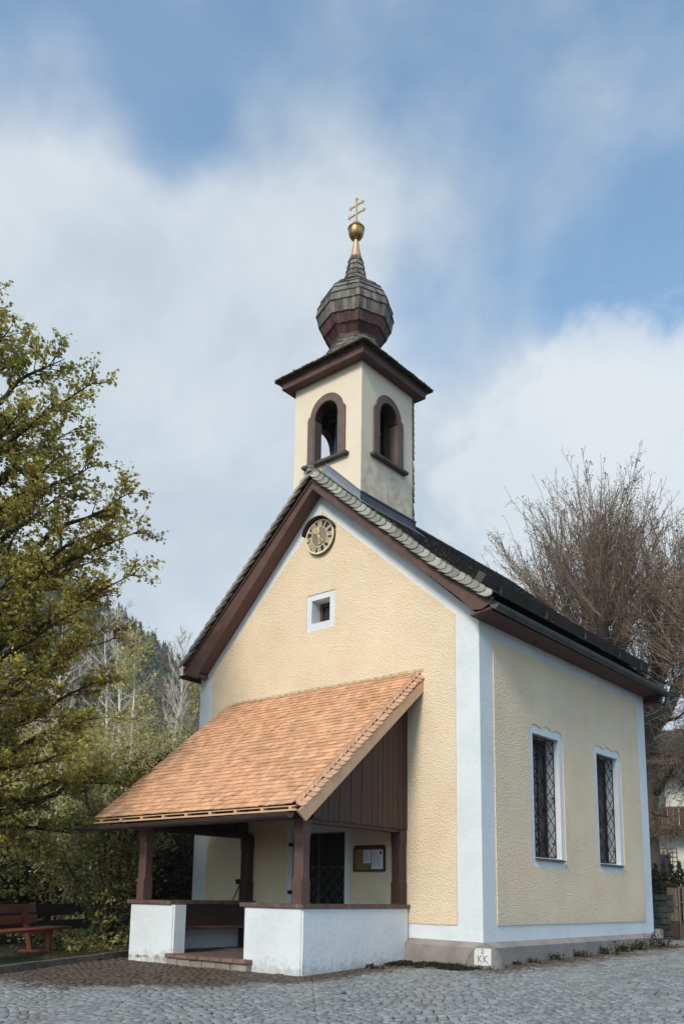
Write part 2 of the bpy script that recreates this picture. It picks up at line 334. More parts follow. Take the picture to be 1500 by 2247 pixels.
# ------------------------------------------------------------------ ground
def gz(x, y):
    y = np.asarray(y, float); return np.where(y < 0, -.80+.034*np.maximum(y, -9), -.80+.012*np.minimum(y, 9))
def hill(x, y):
    """wooded hillside to the left and behind"""
    x = np.asarray(x, float)-CAM[0]; y = np.asarray(y, float)-CAM[1]
    D = np.hypot(x, y)+1e-6; az = np.degrees(np.arctan2(-x, y))           # degrees left of +y
    crest = np.interp(az, [-60, 14, 28, 37, 45, 49.8, 51.2, 54, 57, 62, 75, 100, 180], [.02, .03, .08, .14, .195, .235, .25, .288, .32, .35, .37, .34, .2])
    bank = np.clip((D-26)/34, 0, 1); bank = bank*bank*(3-2*bank)
    far = np.clip((D-50)/230, 0, 1)
    h = np.minimum(bank*4.5*np.clip((az-30)/15, 0, 1)+crest*D*far**.8, crest*np.minimum(D, 330))
    w = np.clip((az+40)/30, 0, 1)*np.clip((175-az)/30, 0, 1)
    return h*w
def ground():
    r = np.concatenate([np.arange(0, 40, .8), np.arange(40, 120, 4), np.arange(120, 420, 10), np.array([450, 600, 1000, 2000, 3000])])
    a = np.radians(np.arange(0, 360, 3)); A, Rr = np.meshgrid(a, r); X = CAM[0]+Rr*np.cos(A); Y = CAM[1]+Rr*np.sin(A)
    Z = gz(X, Y)+hill(X, Y)-.012; nr, na = X.shape
    F = [(i*na+j, i*na+(j+1) % na, (i+1)*na+(j+1) % na, (i+1)*na+j) for i in range(nr-1) for j in range(na)]
    V = np.stack([X, Y, Z], -1).reshape(-1, 3)
    g = mat('earth_and_joints', (.062, .043, .033), .95, .3, 5, .8, 45, bdist=.02, col2=(.045, .05, .022), c2scale=.6, c2lo=.5, c2hi=.62)
    o = link('ground', V, np.array(F), g, smooth=True); tag(o, kind='structure')
ground()

# kerb line (world xy), left of it soil
KERB = [(-5.12, -2.0), (-4.86, -3.2), (-4.52, -4.5), (-4.05, -6.2), (-3.6, -8.5)]
def kerbx(y): ks = sorted(KERB, key=lambda p: p[1]); return np.interp(y, [k[1] for k in ks], [k[0] for k in ks])
def dist_box(x, y, x0, x1, y0, y1): return np.hypot(np.maximum(np.maximum(x0-x, x-x1), 0), np.maximum(np.maximum(y0-y, y-y1), 0))
from mathutils import noise as MN
def fb(x, y, s, seed=0.): return MN.fractal(Vector((x*s+seed, y*s-seed, seed)), 1., 2., 4)
def dirt_at(x, y):
    d1 = float(dist_box(x, y, -4.75, -1.2, -2.36, 0)); d2 = float(dist_box(x, y, -6.1, .14, -.12, 6.4))
    n = fb(x, y, .9, 3.1)*.55+fb(x, y, 3.2, 9.)*.55; fine = fb(x, y, 9., 2.)*.5
    left = min(max((-.4-x)/2.2, 0), 1)          # wide dirty apron in front of the porch
    reach1 = .75+2.3*left
    a = (reach1-d1)/.55+n*1.3+fine; b = (.85-d2)/.4+n*1.1+fine
    return min(max(max(a, b)*.66+random.uniform(-.24, .20), 0), .95)
def cobbles():
    rot = R(42); ca, sa = math.cos(rot), math.sin(rot); B = 1.9; e = .088; sag = .42
    V = []; dirt = []; cnt = 0
    for c in range(-10, 10):
        for k in range(-170, 190):
            n = 20; cuts = [0]
            while cuts[-1] < 1: cuts.append(cuts[-1]+(1/n)*random.uniform(.85, 1.2)*(random.uniform(.3, .9) if len(cuts) == 1 and k % 2 else 1))
            cuts[-1] = 1
            for i in range(len(cuts)-1):
                wf = cuts[i+1]-cuts[i]
                if wf < .02: continue
                u = (cuts[i]+cuts[i+1])/2-.5; lx = (c+.5+u)*B; ly = k*e+sag*(1-4*u*u)+random.uniform(-.003, .003)
                th = math.atan2(-8*sag*u, B)
                x = lx*ca-ly*sa+.5; y = lx*sa+ly*ca-1.2
                if x < kerbx(y)+.06 and y < -1.9: continue
                if y > 13 or y < -9.0 or x > 6.5 or x < -5.3: continue
                if dist_box(x, y, -4.72, -1.2, -2.36, .2) < .03 or dist_box(x, y, -6.1, .12, -.12, 6.6) < .03: continue
                if math.hypot(x-CAM[0], y-CAM[1]) < 2.6: continue
                if x < -5.0 and y > -2.1: continue
                d = dirt_at(x, y)
                if random.random() < .015: continue
                sx = B*wf*.5*random.uniform(.82, .90)/max(.75, math.cos(th)); sy = e*.5*random.uniform(.68, .77)*max(.7, math.cos(th)); th2 = th+rot+random.uniform(-.04, .04)
                cx, sx_ = math.cos(th2), math.sin(th2); g = float(gz(x, y)); h = .007+random.uniform(-.0025, .0025)-d*.011*random.uniform(.2, 1.2)
                tx, ty = random.uniform(-.05, .05), random.uniform(-.03, .03)
                for zz, kf in ((-.02, 1.), (h-.004, .97), (h, .84)):
                    for qx, qy in ((-1, -1), (1, -1), (1, 1), (-1, 1)):
                        ax = qx*sx*kf*(1+random.uniform(-.06, .06)); ay = qy*sy*kf*(1+random.uniform(-.06, .06))
                        V.append((x+ax*cx-ay*sx_, y+ax*sx_+ay*cx, g+zz+ax*tx+ay*ty))
                dirt.append(d); cnt += 1
    V = np.array(V); b = np.arange(cnt)[:, None]*12
    q = np.array([[8, 9, 10, 11]]+[[i, (i+1) % 4, 4+(i+1) % 4, 4+i] for i in range(4)]+[[4+i, 4+(i+1) % 4, 8+(i+1) % 4, 8+i] for i in range(4)])
    F = (b[:, None, :]+q[None]).reshape(-1, 4)
    cm = mat('granite_sett', (.225, .230, .238), .6, .16, 7, .4, 70, bdist=.006, island=.26, col2=(.21, .20, .19), c2scale=1.6, c2lo=.52, c2hi=.68, vcol='dirt', vcolmix=(.075, .050, .038), spec=.35)
    o = link('paving', V, F, cm)
    at = o.data.attributes.new('dirt', 'FLOAT', 'POINT'); at.data.foreach_set('value', np.repeat(np.array(dirt), 12).astype(np.float32))
    tag(o, kind='structure'); print('cobbles', cnt)
cobbles()
# kerb stones
kb = MB(); ks = KERB
for (x0, y0), (x1, y1) in zip(ks[:-1], ks[1:]):
    L_ = math.hypot(x1-x0, y1-y0); n = max(1, round(L_/.75))
    for i in range(n):
        a = (i+.008)/n; b = (i+.992)/n; p = (x0+(x1-x0)*a, y0+(y1-y0)*a); q = (x0+(x1-x0)*b, y0+(y1-y0)*b)
        zt = .085+random.uniform(-.006, .006)
        kb.beam((*p, float(gz(*p))+zt-.12), (*q, float(gz(*q))+zt-.12), .11, .24)
o = kb.out('kerb', mat('kerb_stone', (.13, .11, .10), .9, .3, 5, .8, 20, bdist=.015, col2=(.05, .055, .03), c2scale=3)); tag(o, kind='structure')
# soil bed behind the kerb
sv = []; sf = []; ny = 60; nx = 30
for j in range(ny+1):
    y = 1.5-10.5*j/ny; kx = float(kerbx(y))-.06 if y < -2 else -5.0
    for i in range(nx+1):
        x = kx-.001-i*.3; sv.append((x, y, float(gz(x, y))+.05+.03*fb(x, y, 1.5, 5)))
for j in range(ny):
    for i in range(nx): a = j*(nx+1)+i; sf.append((a, a+1, a+nx+2, a+nx+1))
o = link('soil', sv, sf, M['soil'], smooth=True); tag(o, kind='structure')

# ------------------------------------------------------------------ chapel
CH = thing('chapel', (-3, 3, -.85), 'cream roughcast village chapel with white corner bands, onion-domed belfry and orange shingled porch', 'chapel')
def wob(pts, step=.35, amp=.005, seed=1):
    rg = random.Random(seed); out = []
    for i, p in enumerate(pts):
        q = pts[(i+1) % len(pts)]; L_ = math.hypot(q[0]-p[0], q[1]-p[1]); n = max(1, int(L_/step))
        dx, dy = (q[0]-p[0])/L_, (q[1]-p[1])/L_
        for k in range(n):
            a = rg.uniform(-amp, amp) if k else 0; out.append((p[0]+(q[0]-p[0])*k/n-dy*a, p[1]+(q[1]-p[1])*k/n+dx*a))
    return out
XR = -3.05
def zr(d): return 7.31-.888*d if d < 2.7 else 4.912-.756*(d-2.7)     # right roof top by distance from ridge
def zl(d): return 7.31-.925*d
rect = lambda a, b, c, d: [(a, c), (b, c), (b, d), (a, d)]
# front wall
wall = MB().plate([(-6, -1.1), (0, -1.1), (0, 4.16), (XR, 6.98), (-6, 4.16)], [rect(-3.57, -2.45, -1., 1.106), rect(-3.243, -2.84, 4.642, 5.05)],
                  lambda u, v: (u, 0, v), lambda u, v: (u, .45, v)).out('front_wall', M['white'], CH)
yo = wob([(-5.642, -.27), (-3.69, -.27), (-3.69, 1.24), (-2.33, 1.24), (-2.33, -.27), (-.398, -.27), (-.398, 4.26), (-3.03, 6.62), (-5.642, 4.165)], seed=3)
MB().plate(yo, [wob(rect(-3.35, -2.716, 4.512, 5.152), .2, .003)], lambda u, v: (u, -.014, v), lambda u, v: (u, -.002, v)).out('roughcast_panel', M['yellow'], wall)
WIN = [(1.44, 2.606, 1.57, 2.48), (3.81, 5.0, 3.955, 4.865)]
def surround(a, b):
    w = b-a; P = [(a, .594), (b, .594)]
    top = [(0, 2.64), (.012, 2.70), (.05, 2.765), (.11, 2.80), (.18, 2.805), (.27, 2.785), (.335, 2.765), (.36, 2.772), (.42, 2.808), (.5, 2.825)]
    top += [(1-t, z) for t, z in top[-2::-1]]
    return P+[(a+w*t, z) for t, z in top[::-1]]
sw = MB().plate(rect(.45, 6.3, -1.1, 4.16), [rect(c, d, .735, 2.66) for _, _, c, d in WIN], lambda u, v: (0, u, v), lambda u, v: (-.45, u, v)).out('side_wall', M['white'], CH)
MB().plate(wob(rect(.378, 5.89, -.27, 3.88), seed=5), [surround(a, b) for a, b, _, _ in WIN], lambda u, v: (.014, u, v), lambda u, v: (.002, u, v)).out('roughcast_panel', M['yellow'], sw)
MB().box(-6, -5.55, .45, 6.3, -1.1, 4.16).out('left_wall', M['white'], CH)
MB().plate([(-5.55, -1.1), (-.45, -1.1), (-.45, 4.16), (XR, 6.6), (-5.55, 4.16)], [], lambda u, v: (u, 5.9, v), lambda u, v: (u, 6.3, v)).out('rear_wall', M['white'], CH)
# plinth: chamfered skirt
pl = MB()
def skirt(ax, a, b, s0, s1, zt=-.49, zo=-.56):   # along x (front) or y (side)
    if ax == 'y': P = [(0.001, a, -1.1), (s1, a+(-.12 if a == 0 else 0), -1.1), (s1, b, -1.1), (0.001, b, -1.1), (0.001, a, zt), (s1, a+(-.12 if a == 0 else 0), zo), (s1, b, zo), (0.001, b, zt)]
    pl.hexa(P)
skirt('y', 0, 6.42, 0, .12)
pl.hexa([(-1.22, -.12, -1.1), (.12, -.12, -1.1), (0, -.001, -1.1), (-1.22, -.001, -1.1), (-1.22, -.12, -.545), (.12, -.12, -.56), (0, -.001, -.49), (-1.22, -.001, -.475)])
pl.out('plinth', M['plinth'], CH); pl = MB()
pl.hexa([(-6.12, -.12, -1.1), (-4.75, -.12, -1.1), (-4.75, -.001, -1.1), (-6.12, -.001, -1.1), (-6.12, -.12, -.55), (-4.75, -.12, -.55), (-4.75, -.001, -.48), (-6.12, -.001, -.48)])
pl.out('plinth', M['plinth'], CH); pl = MB()
pl.box(-.4, .07, 6.42, 6.6, -1.1, -.42, .01)
pl.out('plinth', M['plinth'], CH)
# gable window
gw = MB(); a, b, c, d = -3.243, -2.84, 4.642, 5.05
for bx in ((a, a+.045, .22, .26, c, d), (b-.045, b, .22, .26, c, d), (a+.045, b-.045, .22, .26, d-.045, d), (a+.045, b-.045, .22, .26, c, c+.045)): gw.box(*bx, .004)
gwo = gw.out('gable_window', M['frame_red'], CH)
MB().box(a+.045, b-.045, .235, .245, c+.045, d-.045).out('pane', M['glass'], gwo)
g2 = MB()
for bx in ((a+.05, a+.068, .205, .219, c+.05, d-.05), (a+.05, b-.05, .205, .219, d-.068, d-.05)): g2.box(*bx)
g2.out('casement', M['brown_h'], gwo)
# side windows
def side_window(c, d):
    z0, z1 = .735, 2.66; f = MB(); X0, X1 = -.27, -.225
    ym = (c+d)/2
    for bx in ((X0, X1, c, c+.05, z0, z1), (X0, X1, d-.05, d, z0, z1), (X0, X1, c+.05, d-.05, z1-.05, z1), (X0, X1, c+.05, d-.05, z0, z0+.05), (X0+.01, X1-.005, ym-.02, ym+.02, z0+.05, z1-.05)): f.box(*bx, .004)
    for q in (.35, .68): z = z0+(z1-z0)*q; f.box(X0+.012, X1-.01, c+.05, ym-.02, z-.012, z+.012); f.box(X0+.012, X1-.01, ym+.02, d-.05, z-.012, z+.012)
    fo = f.out('window', M['frame_red'], CH)
    MB().box(-.252, -.246, c+.05, d-.05, z0+.05, z1-.05).out('pane', M['glass'], fo)
    g = MB(); X = -.095; y0, y1, za, zb = c+.012, d-.012, z0+.03, z1-.012
    for A, B in (((X, y0, za), (X, y0, zb)), ((X, y1, za), (X, y1, zb)), ((X, y0, zb), (X, y1, zb)), ((X, y0, za), (X, y1, za))): g.tube([A, B], .0085, 6)
    nw, nh = 3, 8; dw, dh = (y1-y0)/nw, (zb-za)/nh
    for s in (1, -1):
        for k in range(-nh, nw+nh+1):
            p = []
            for t in np.linspace(0, nh, nh*2+1):   # line y = k + s*t (in diamond units)
                yy = k+s*t if s == 1 else k-t
                p.append((yy, t))
            q = [(yy, t) for yy, t in p if -1e-6 <= yy <= nw+1e-6]
            if len(q) > 1: g.tube([(X+s*.006, y0+q[0][0]*dw, za+q[0][1]*dh), (X+s*.006, y0+q[-1][0]*dw, za+q[-1][1]*dh)], .0072, 5)
    def rosette(yc, zc, r):
        for k in range(8):
            a_ = k*math.pi/4+.2; e = (X+.02, yc+r*math.cos(a_), zc+r*math.sin(a_))
            g.tube([(X+.012, yc, zc), (X+.035, yc+.6*r*math.cos(a_+.3), zc+.6*r*math.sin(a_+.3)), e], [.009, .012, .006], 5)
            g.tube([e, (X+.03, e[1]+.02*math.cos(a_+1.2), e[2]+.02*math.sin(a_+1.2))], [.012, .004], 5)
    for q in ((1.5, 7), (1.5, 5), (1.5, 3.), (1.5, 1)): rosette(y0+q[0]*dw, za+q[1]*dh, .075)
    for q in ((2.75, 7.1), (2.8, 4.), (2.75, .9)):
        yc, zc = y0+q[0]*dw, za+q[1]*dh; g.tube([(X, yc-.07, zc), (X+.01, yc-.02, zc), (X+.01, yc, zc), (X+.005, yc+.06, zc)], [.003, .018, .016, .003], 6)
    g.out('grille', M['iron'], fo)
    s = MB(); rg = random.Random(int(c*10))
    for lay in range(3):
        n = 5
        for i in range(n):
            a_ = c-.005+(d-c+.07)*i/n; b_ = c-.005+(d-c+.07)*(i+1)/n-.004; x1 = .05-lay*.02+rg.uniform(-.008, .008); zc = z0-.025+lay*.011
            s.hexa([(-.22, a_, zc+.01), (x1, a_, zc-.02), (x1, b_, zc-.02), (-.22, b_, zc+.01), (-.22, a_, zc+.019), (x1, a_, zc-.009), (x1, b_, zc-.009), (-.22, b_, zc+.019)])
    s.out('sill', M['sill'], fo)
for _, _, c, d in WIN: side_window(c, d)
# door in the porch
dr = MB(); dr.box(-3.57, -2.45, .17, .22, -1., 1.106)
for i in range(1, 7): x = -3.57+i*.16; dr.box(x-.004, x+.004, .166, .171, -.9, 1.1)
dro = dr.out('door', M['door'], CH)
g = MB(); x0, x1, z0, z1 = -3.53, -2.49, -.7, .55
for A, B in (((x0, z0), (x0, 1.08)), ((x1, z0), (x1, 1.08)), ((x0, z1), (x1, z1)), ((x0, z0), (x1, z0)), ((x0, 1.08), (x1, 1.08)), (((x0+x1)/2, z0), ((x0+x1)/2, 1.08))): g.tube([(A[0], .04, A[1]), (B[0], .04, B[1])], .011, 6)
dw = (x1-x0)/5
for k in range(-6, 12):
    for s in (1, -1):
        P = [(k+s*t, t) for t in np.linspace(0, 6, 121)]; q = [p for p in P if -1e-6 <= p[0] <= 5+1e-6]
        if len(q) > 2: g.tube([(x0+q[0][0]*dw, .035+s*.005, z0+q[0][1]*(z1-z0)/6), (x0+q[-1][0]*dw, .035+s*.005, z0+q[-1][1]*(z1-z0)/6)], .008, 5)
g.out('door_grille', mat('grey_iron', (.07, .065, .065), .5, .1, 6, metal=.4), dro)
for z in (.92, .15): MB().box(-3.63, -3.55, -.03, .01, z-.03, z+.03, .004).out('hinge', M['iron'], dro)
# main roof
RF = MB().plate([(XR, 7.13), (.34, 4.17), (.34, 4.21), (-.35, 4.86), (XR, 7.28), (-6.25, 4.25), (-6.22, 4.19)], [], lambda u, v: (u, -.235, v), lambda u, v: (u, 6.68, v)).out('roof', M['brown'], CH)
sh = MB(); n1 = math.hypot(2.7, 2.7*.888)
sh.shingles((-.35, -.27, 4.912), (0, 1, 0), (-1, 0, .888), 6.98, n1, .11, .115, .014, .022, seed=4)
sh.shingles((.42, -.27, 4.33), (0, 1, 0), (-.77, 0, .582), 6.98, math.hypot(.77, .582)+.08, .11, .115, .014, .022, seed=5)
sh.out('roof_shingles', M['dark_shingle'], RF)
sh = MB(); sh.shingles((XR-3.22, 6.71, zl(3.22)), (0, -1, 0), (1, 0, .925), 6.98, math.hypot(3.22, 3.22*.925), .11, .115, .016, .026, seed=6)
sh.out('roof_shingles', M['grey_shingle'], RF)
# ridge boards
rb = MB()
for s in (1, -1):
    rb.shingles((XR+s*.14, (-.30 if s == 1 else 6.7), 7.325-.125), (0, s, 0), (-s, 0, .9), 7.0, .2, .14, .2, .014, .012, seed=9, over=1.)
for k in range(14): rb.obox((XR-.02+random.uniform(-.03, .03), -.30+random.uniform(-.02, .03), 7.30+random.uniform(-.05, .05)), (1, 0, random.uniform(-.8, .8)), (0, 1, 0), (0, 0, 1), .05, .025, .012)
rb.out('ridge_shingles', M['grey_shingle'], RF)
# verge shingles: each a rounded shingle on a tilted strip along the front edge
def verge(mb, a, b, w, outv, e=.105, wid=.17, seed=1, th=.013, lift=.012):
    """a: low point, b: high point of strip inner edge; outv: direction across the strip, outward and down"""
    rg = random.Random(seed); a, b, outv = np.array(a, float), np.array(b, float), np.array(outv, float); v = b-a; Ls = np.linalg.norm(v); v /= Ls; outv /= np.linalg.norm(outv)
    nn = np.cross(outv, v); nn /= np.linalg.norm(nn); n = int(Ls/e)
    if nn[1] > 0: nn = -nn
    # shape: rounded lower outer corner
    shp = [(0, 0.03), (.25, -.004), (.5, -.012), (.75, .002), (.93, .03), (1, .075), (1, .17), (0, .17)]
    for i in range(n):
        o = a+v*(i*e+rg.uniform(-.008, .008)); k = rg.uniform(-.004, .004); ww = w*(1+rg.uniform(-.08, .06))
        top = [o+outv*ww*p[0]+v*p[1]*(e/.105)+nn*((lift if p[1] < .1 else 0)+k) for p in shp]; bot = [p-nn*th for p in top]
        m_ = len(shp); mb.add(top+bot, [tuple(range(m_)), tuple(range(2*m_-1, m_-1, -1))]+[(j, j+m_, (j+1) % m_+m_, (j+1) % m_) for j in range(m_)])
vs = MB()
for yo_, zz in ((-.235, .0),):
    verge(vs, (-.33, yo_-.03, zr(2.72)+.01), (XR+.02, yo_-.03, 7.31), .155, (-.60, -.42, -.66), seed=2, e=.135, th=.02, lift=.04)
    verge(vs, (.41, yo_-.03, 4.345), (-.37, yo_-.03, zr(2.68)+.02), .155, (-.55, -.42, -.7), seed=3, e=.135, th=.02, lift=.04)
    verge(vs, (XR-3.24, yo_-.03, zl(3.24)+.03), (XR-.03, yo_-.03, 7.33), .15, (.60, -.42, -.66), seed=4, e=.185, th=.02, lift=.045)
vg = vs.out('verge_shingles', mat('silver_verge_shingle', (.27, .262, .235), .85, .22, 12, .4, 50, island=.30, bdist=.004, col2=(.33, .33, .28), c2scale=5, c2lo=.55, c2hi=.72), RF)
# moss along the right verge
ms = MB(); rg = random.Random(5)
for i in range(420):
    t = rg.random(); d = 3.3*t; x = XR+d; p = (x, -.235+rg.uniform(-.02, .05), zr(d)+.02+rg.uniform(-.01, .01)); s = rg.uniform(.012, .03)*(1 if rg.random() < .5 else .6)
    if fb(x, 1, 2, 4) < -.05: continue
    ms.obox(p, (1, rg.uniform(-1, 1), rg.uniform(-1, 0)), (0, 1, rg.uniform(-1, 1)), (0, 0, 1), s, s, s*.6)
ms.out('moss', M['moss'], RF)['kind'] = 'stuff'
# bargeboards and their soffits
up = lambda d: 7.13-.888*d; lo = lambda d: 6.947-.888*d
R_ = [(XR, up(0)), (XR+2.75, up(2.75)), (.40, 4.275), (.335, 4.20), (.205, 4.14), (.03, 4.165), (XR+2.9, lo(2.9)), (XR, lo(0))]
MB().plate(R_, [], lambda u, v: (u, -.265, v), lambda u, v: (u, -.236, v)).out('bargeboard', M['brown_h'], RF)
ll = lambda d: 7.13-.925*d
L_ = [(XR-.001, 7.13), (XR-.001, 6.945), (-5.76, 4.19-.03), (-5.83, 4.03), (-6.19, 4.17), (-6.22, 4.21)]
MB().plate(L_, [], lambda u, v: (u, -.265, v), lambda u, v: (u, -.236, v)).out('bargeboard', M['brown_h'], RF)
mo = MB(); mo.beam((XR, -.272, 7.10), (.36, -.272, 4.29), .02, .045, (0, -1, 0)); mo.beam((XR, -.272, 7.10), (-6.15, -.272, 4.245), .02, .045, (0, -1, 0)); mo.out('bargeboard_moulding', M['brown_h'], RF)
s_ = MB(); s_.hexa([(XR, -.234, 6.95), (.02, -.234, lo(3.07)+.01), (.02, -.002, lo(3.07)+.01), (XR, -.002, 6.95), (XR, -.234, 6.98), (.02, -.234, lo(3.07)+.04), (.02, -.002, lo(3.07)+.04), (XR, -.002, 6.98)])
s_.hexa([(-5.80, -.234, 4.15), (XR-.003, -.234, 6.95), (XR-.003, -.002, 6.95), (-5.80, -.002, 4.15), (-5.80, -.234, 4.18), (XR-.003, -.234, 6.98), (XR-.003, -.002, 6.98), (-5.80, -.002, 4.18)])
s_.hexa([(-6.2, -.234, 4.13), (-5.80, -.234, 4.06), (-5.80, 6.6, 4.06), (-6.2, 6.6, 4.13), (-6.2, -.234, 4.17), (-5.80, -.234, 4.12), (-5.80, 6.6, 4.12), (-6.2, 6.6, 4.17)])
s_.hexa([(.002, -.234, 4.085), (.33, -.234, 4.13), (.33, 6.6, 4.13), (.002, 6.6, 4.085), (.002, -.234, 4.115), (.33, -.234, 4.155), (.33, 6.6, 4.155), (.002, 6.6, 4.115)])
s_.out('soffit', mat('painted_soffit', (.125, .070, .062), .7, .15, 2.5, .3, 8, bdist=.004), RF)
f_ = MB(); f_.box(.332, .352, -.25, 6.66, 4.10, 4.27); f_.out('fascia', M['brown'], RF)
# snow guard log
lg = MB(); lg.obox((-.03, 3.36, 4.785), (0, 1, 0), (-.8, 0, .6), (.6, 0, .8), 3.25, .07, .075)
for y in (.6, 2.1, 3.6, 5.1, 6.2): lg.box(.02, .05, y-.02, y+.02, 4.62, 4.80)
lg.out('snow_guard', M['dark_shingle'], RF)
# gutters
def gutter(name, a, b, r, material, parent, sag=0., n=24, endcap=True, taper=None, brk=7, updir=(0, 0, 1)):
    a, b = np.array(a, float), np.array(b, float); d = (b-a)/np.linalg.norm(b-a); side = np.cross(d, updir); side /= np.linalg.norm(side); g = MB(); k = 12; th = .004
    for i in range(n+1):
        t = i/n; c = a+(b-a)*t; c[2] -= sag*math.sin(math.pi*t); rr = r*(1 if taper is None else taper(t))
        for j in range(k+1):
            an = math.pi*j/k; g.v.append(tuple(c+side*math.cos(an)*rr-np.array((0, 0, 1))*math.sin(an)*rr))
        for j in range(k, -1, -1):
            an = math.pi*j/k; g.v.append(tuple(c+side*math.cos(an)*(rr-th)-np.array((0, 0, 1))*(math.sin(an)*(rr-th))))
    m_ = 2*(k+1)
    for i in range(n):
        for j in range(m_): g.f.append((i*m_+j, i*m_+(j+1) % m_, (i+1)*m_+(j+1) % m_, (i+1)*m_+j))
    if endcap:
        g.f.append(tuple(range(k+1))); g.f.append(tuple(n*m_+j for j in range(k+1)))
    o = g.out(name, material, parent)
    bead = MB()
    for s in (1, -1):
        bead.tube([a+side*r*s, b+side*r*s] if taper is None else [a+(b-a)*t+side*r*s*taper(t) for t in np.linspace(0, 1, 9)], .0075, 6)
    bead.out('gutter_bead', material, o)
    for i in range(brk):
        t = (i+.6)/brk; c = a+(b-a)*t; rr = r+.005; h = MB(); P = [c+side*math.cos(math.pi*j/10)*rr-np.array((0, 0, 1))*math.sin(math.pi*j/10)*rr for j in range(11)]
        h.tube(P, .006, 5); h.out('gutter_bracket', material, o)
    return o
gutter('gutter', (.425, -.29, 4.165), (.425, 6.70, 4.14), .066, M['gutter'], CH, brk=8)
gutter('gutter', (-6.24, -.29, 4.14), (-6.24, 6.70, 4.12), .066, M['gutter_br'], CH, brk=8)
dp = MB().tube([(.425, 6.45, 4.10), (.425, 6.45, 3.98), (.41, 6.45, 3.90), (.35, 6.46, 3.82), (.2, 6.46, 3.74), (.0, 6.46, 3.68), (-.12, 6.44, 3.62), (-.16, 6.41, 3.5), (-.16, 6.41, -.7)], .042, 12).out('downpipe', M['gutter'], CH)
smooth_by_angle(dp)
bx = MB().box(-.5, .30, 6.33, 6.55, 3.98, 4.08); bx.out('eave_beam', M['brown'], CH)

# ---- tower
TX0, TX1, TY0, TY1 = -3.822, -2.278, .09, 1.60; TC = ((TX0+TX1)/2, (TY0+TY1)/2)
def arch(c, hw, ha, z0, zs, n=14):      # half width at jamb, half width of arch, sill z, spring z
    P = [(c-hw, z0), (c+hw, z0), (c+hw, zs)]
    P += [(c+ha*math.cos(math.pi*i/n), zs+.02+ha*math.sin(math.pi*i/n)) for i in range(n+1)]
    return P+[(c-hw, zs)]
TW = MB(); ap = lambda c: arch(c, .305, .275, 7.62, 8.475)
zt = 9.31; T = .13
TW.plate(rect(TX0, TX1, 5.2, zt), [ap(TC[0])], lambda u, v: (u, TY0, v), lambda u, v: (u, TY0+T, v))
TW.plate(rect(TX0, TX1, 5.2, zt), [ap(TC[0])], lambda u, v: (u, TY1-T, v), lambda u, v: (u, TY1, v))
TW.plate(rect(TY0+T, TY1-T, 5.2, zt), [ap(TC[1])], lambda u, v: (TX1, u, v), lambda u, v: (TX1-T, u, v))
TW.plate(rect(TY0+T, TY1-T, 5.2, zt), [ap(TC[1])], lambda u, v: (TX0, u, v), lambda u, v: (TX0+T, u, v))
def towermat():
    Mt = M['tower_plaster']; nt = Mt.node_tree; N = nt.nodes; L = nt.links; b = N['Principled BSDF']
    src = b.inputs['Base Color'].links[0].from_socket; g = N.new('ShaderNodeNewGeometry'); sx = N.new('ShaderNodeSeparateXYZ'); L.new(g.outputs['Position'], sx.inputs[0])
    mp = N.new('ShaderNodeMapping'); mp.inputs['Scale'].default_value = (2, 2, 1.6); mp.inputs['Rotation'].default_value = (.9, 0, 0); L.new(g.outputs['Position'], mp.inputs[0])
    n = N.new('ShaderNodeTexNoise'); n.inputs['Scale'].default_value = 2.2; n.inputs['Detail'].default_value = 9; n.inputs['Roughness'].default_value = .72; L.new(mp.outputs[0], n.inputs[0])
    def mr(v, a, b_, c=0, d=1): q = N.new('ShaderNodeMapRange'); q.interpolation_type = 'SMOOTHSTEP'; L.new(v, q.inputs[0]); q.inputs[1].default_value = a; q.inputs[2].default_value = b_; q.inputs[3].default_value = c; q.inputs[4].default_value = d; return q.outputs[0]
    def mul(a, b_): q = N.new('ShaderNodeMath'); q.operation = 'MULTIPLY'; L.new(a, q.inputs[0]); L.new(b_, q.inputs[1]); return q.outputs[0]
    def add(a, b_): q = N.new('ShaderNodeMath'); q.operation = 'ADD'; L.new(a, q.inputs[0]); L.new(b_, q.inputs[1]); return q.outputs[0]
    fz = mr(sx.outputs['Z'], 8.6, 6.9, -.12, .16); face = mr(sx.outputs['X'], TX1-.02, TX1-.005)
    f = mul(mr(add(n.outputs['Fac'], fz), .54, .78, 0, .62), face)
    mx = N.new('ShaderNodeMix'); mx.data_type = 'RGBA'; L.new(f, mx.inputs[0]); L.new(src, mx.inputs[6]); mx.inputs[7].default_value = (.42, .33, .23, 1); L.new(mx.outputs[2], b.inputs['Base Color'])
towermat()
TWo = TW.out('bell_tower', M['tower_plaster'], CH)
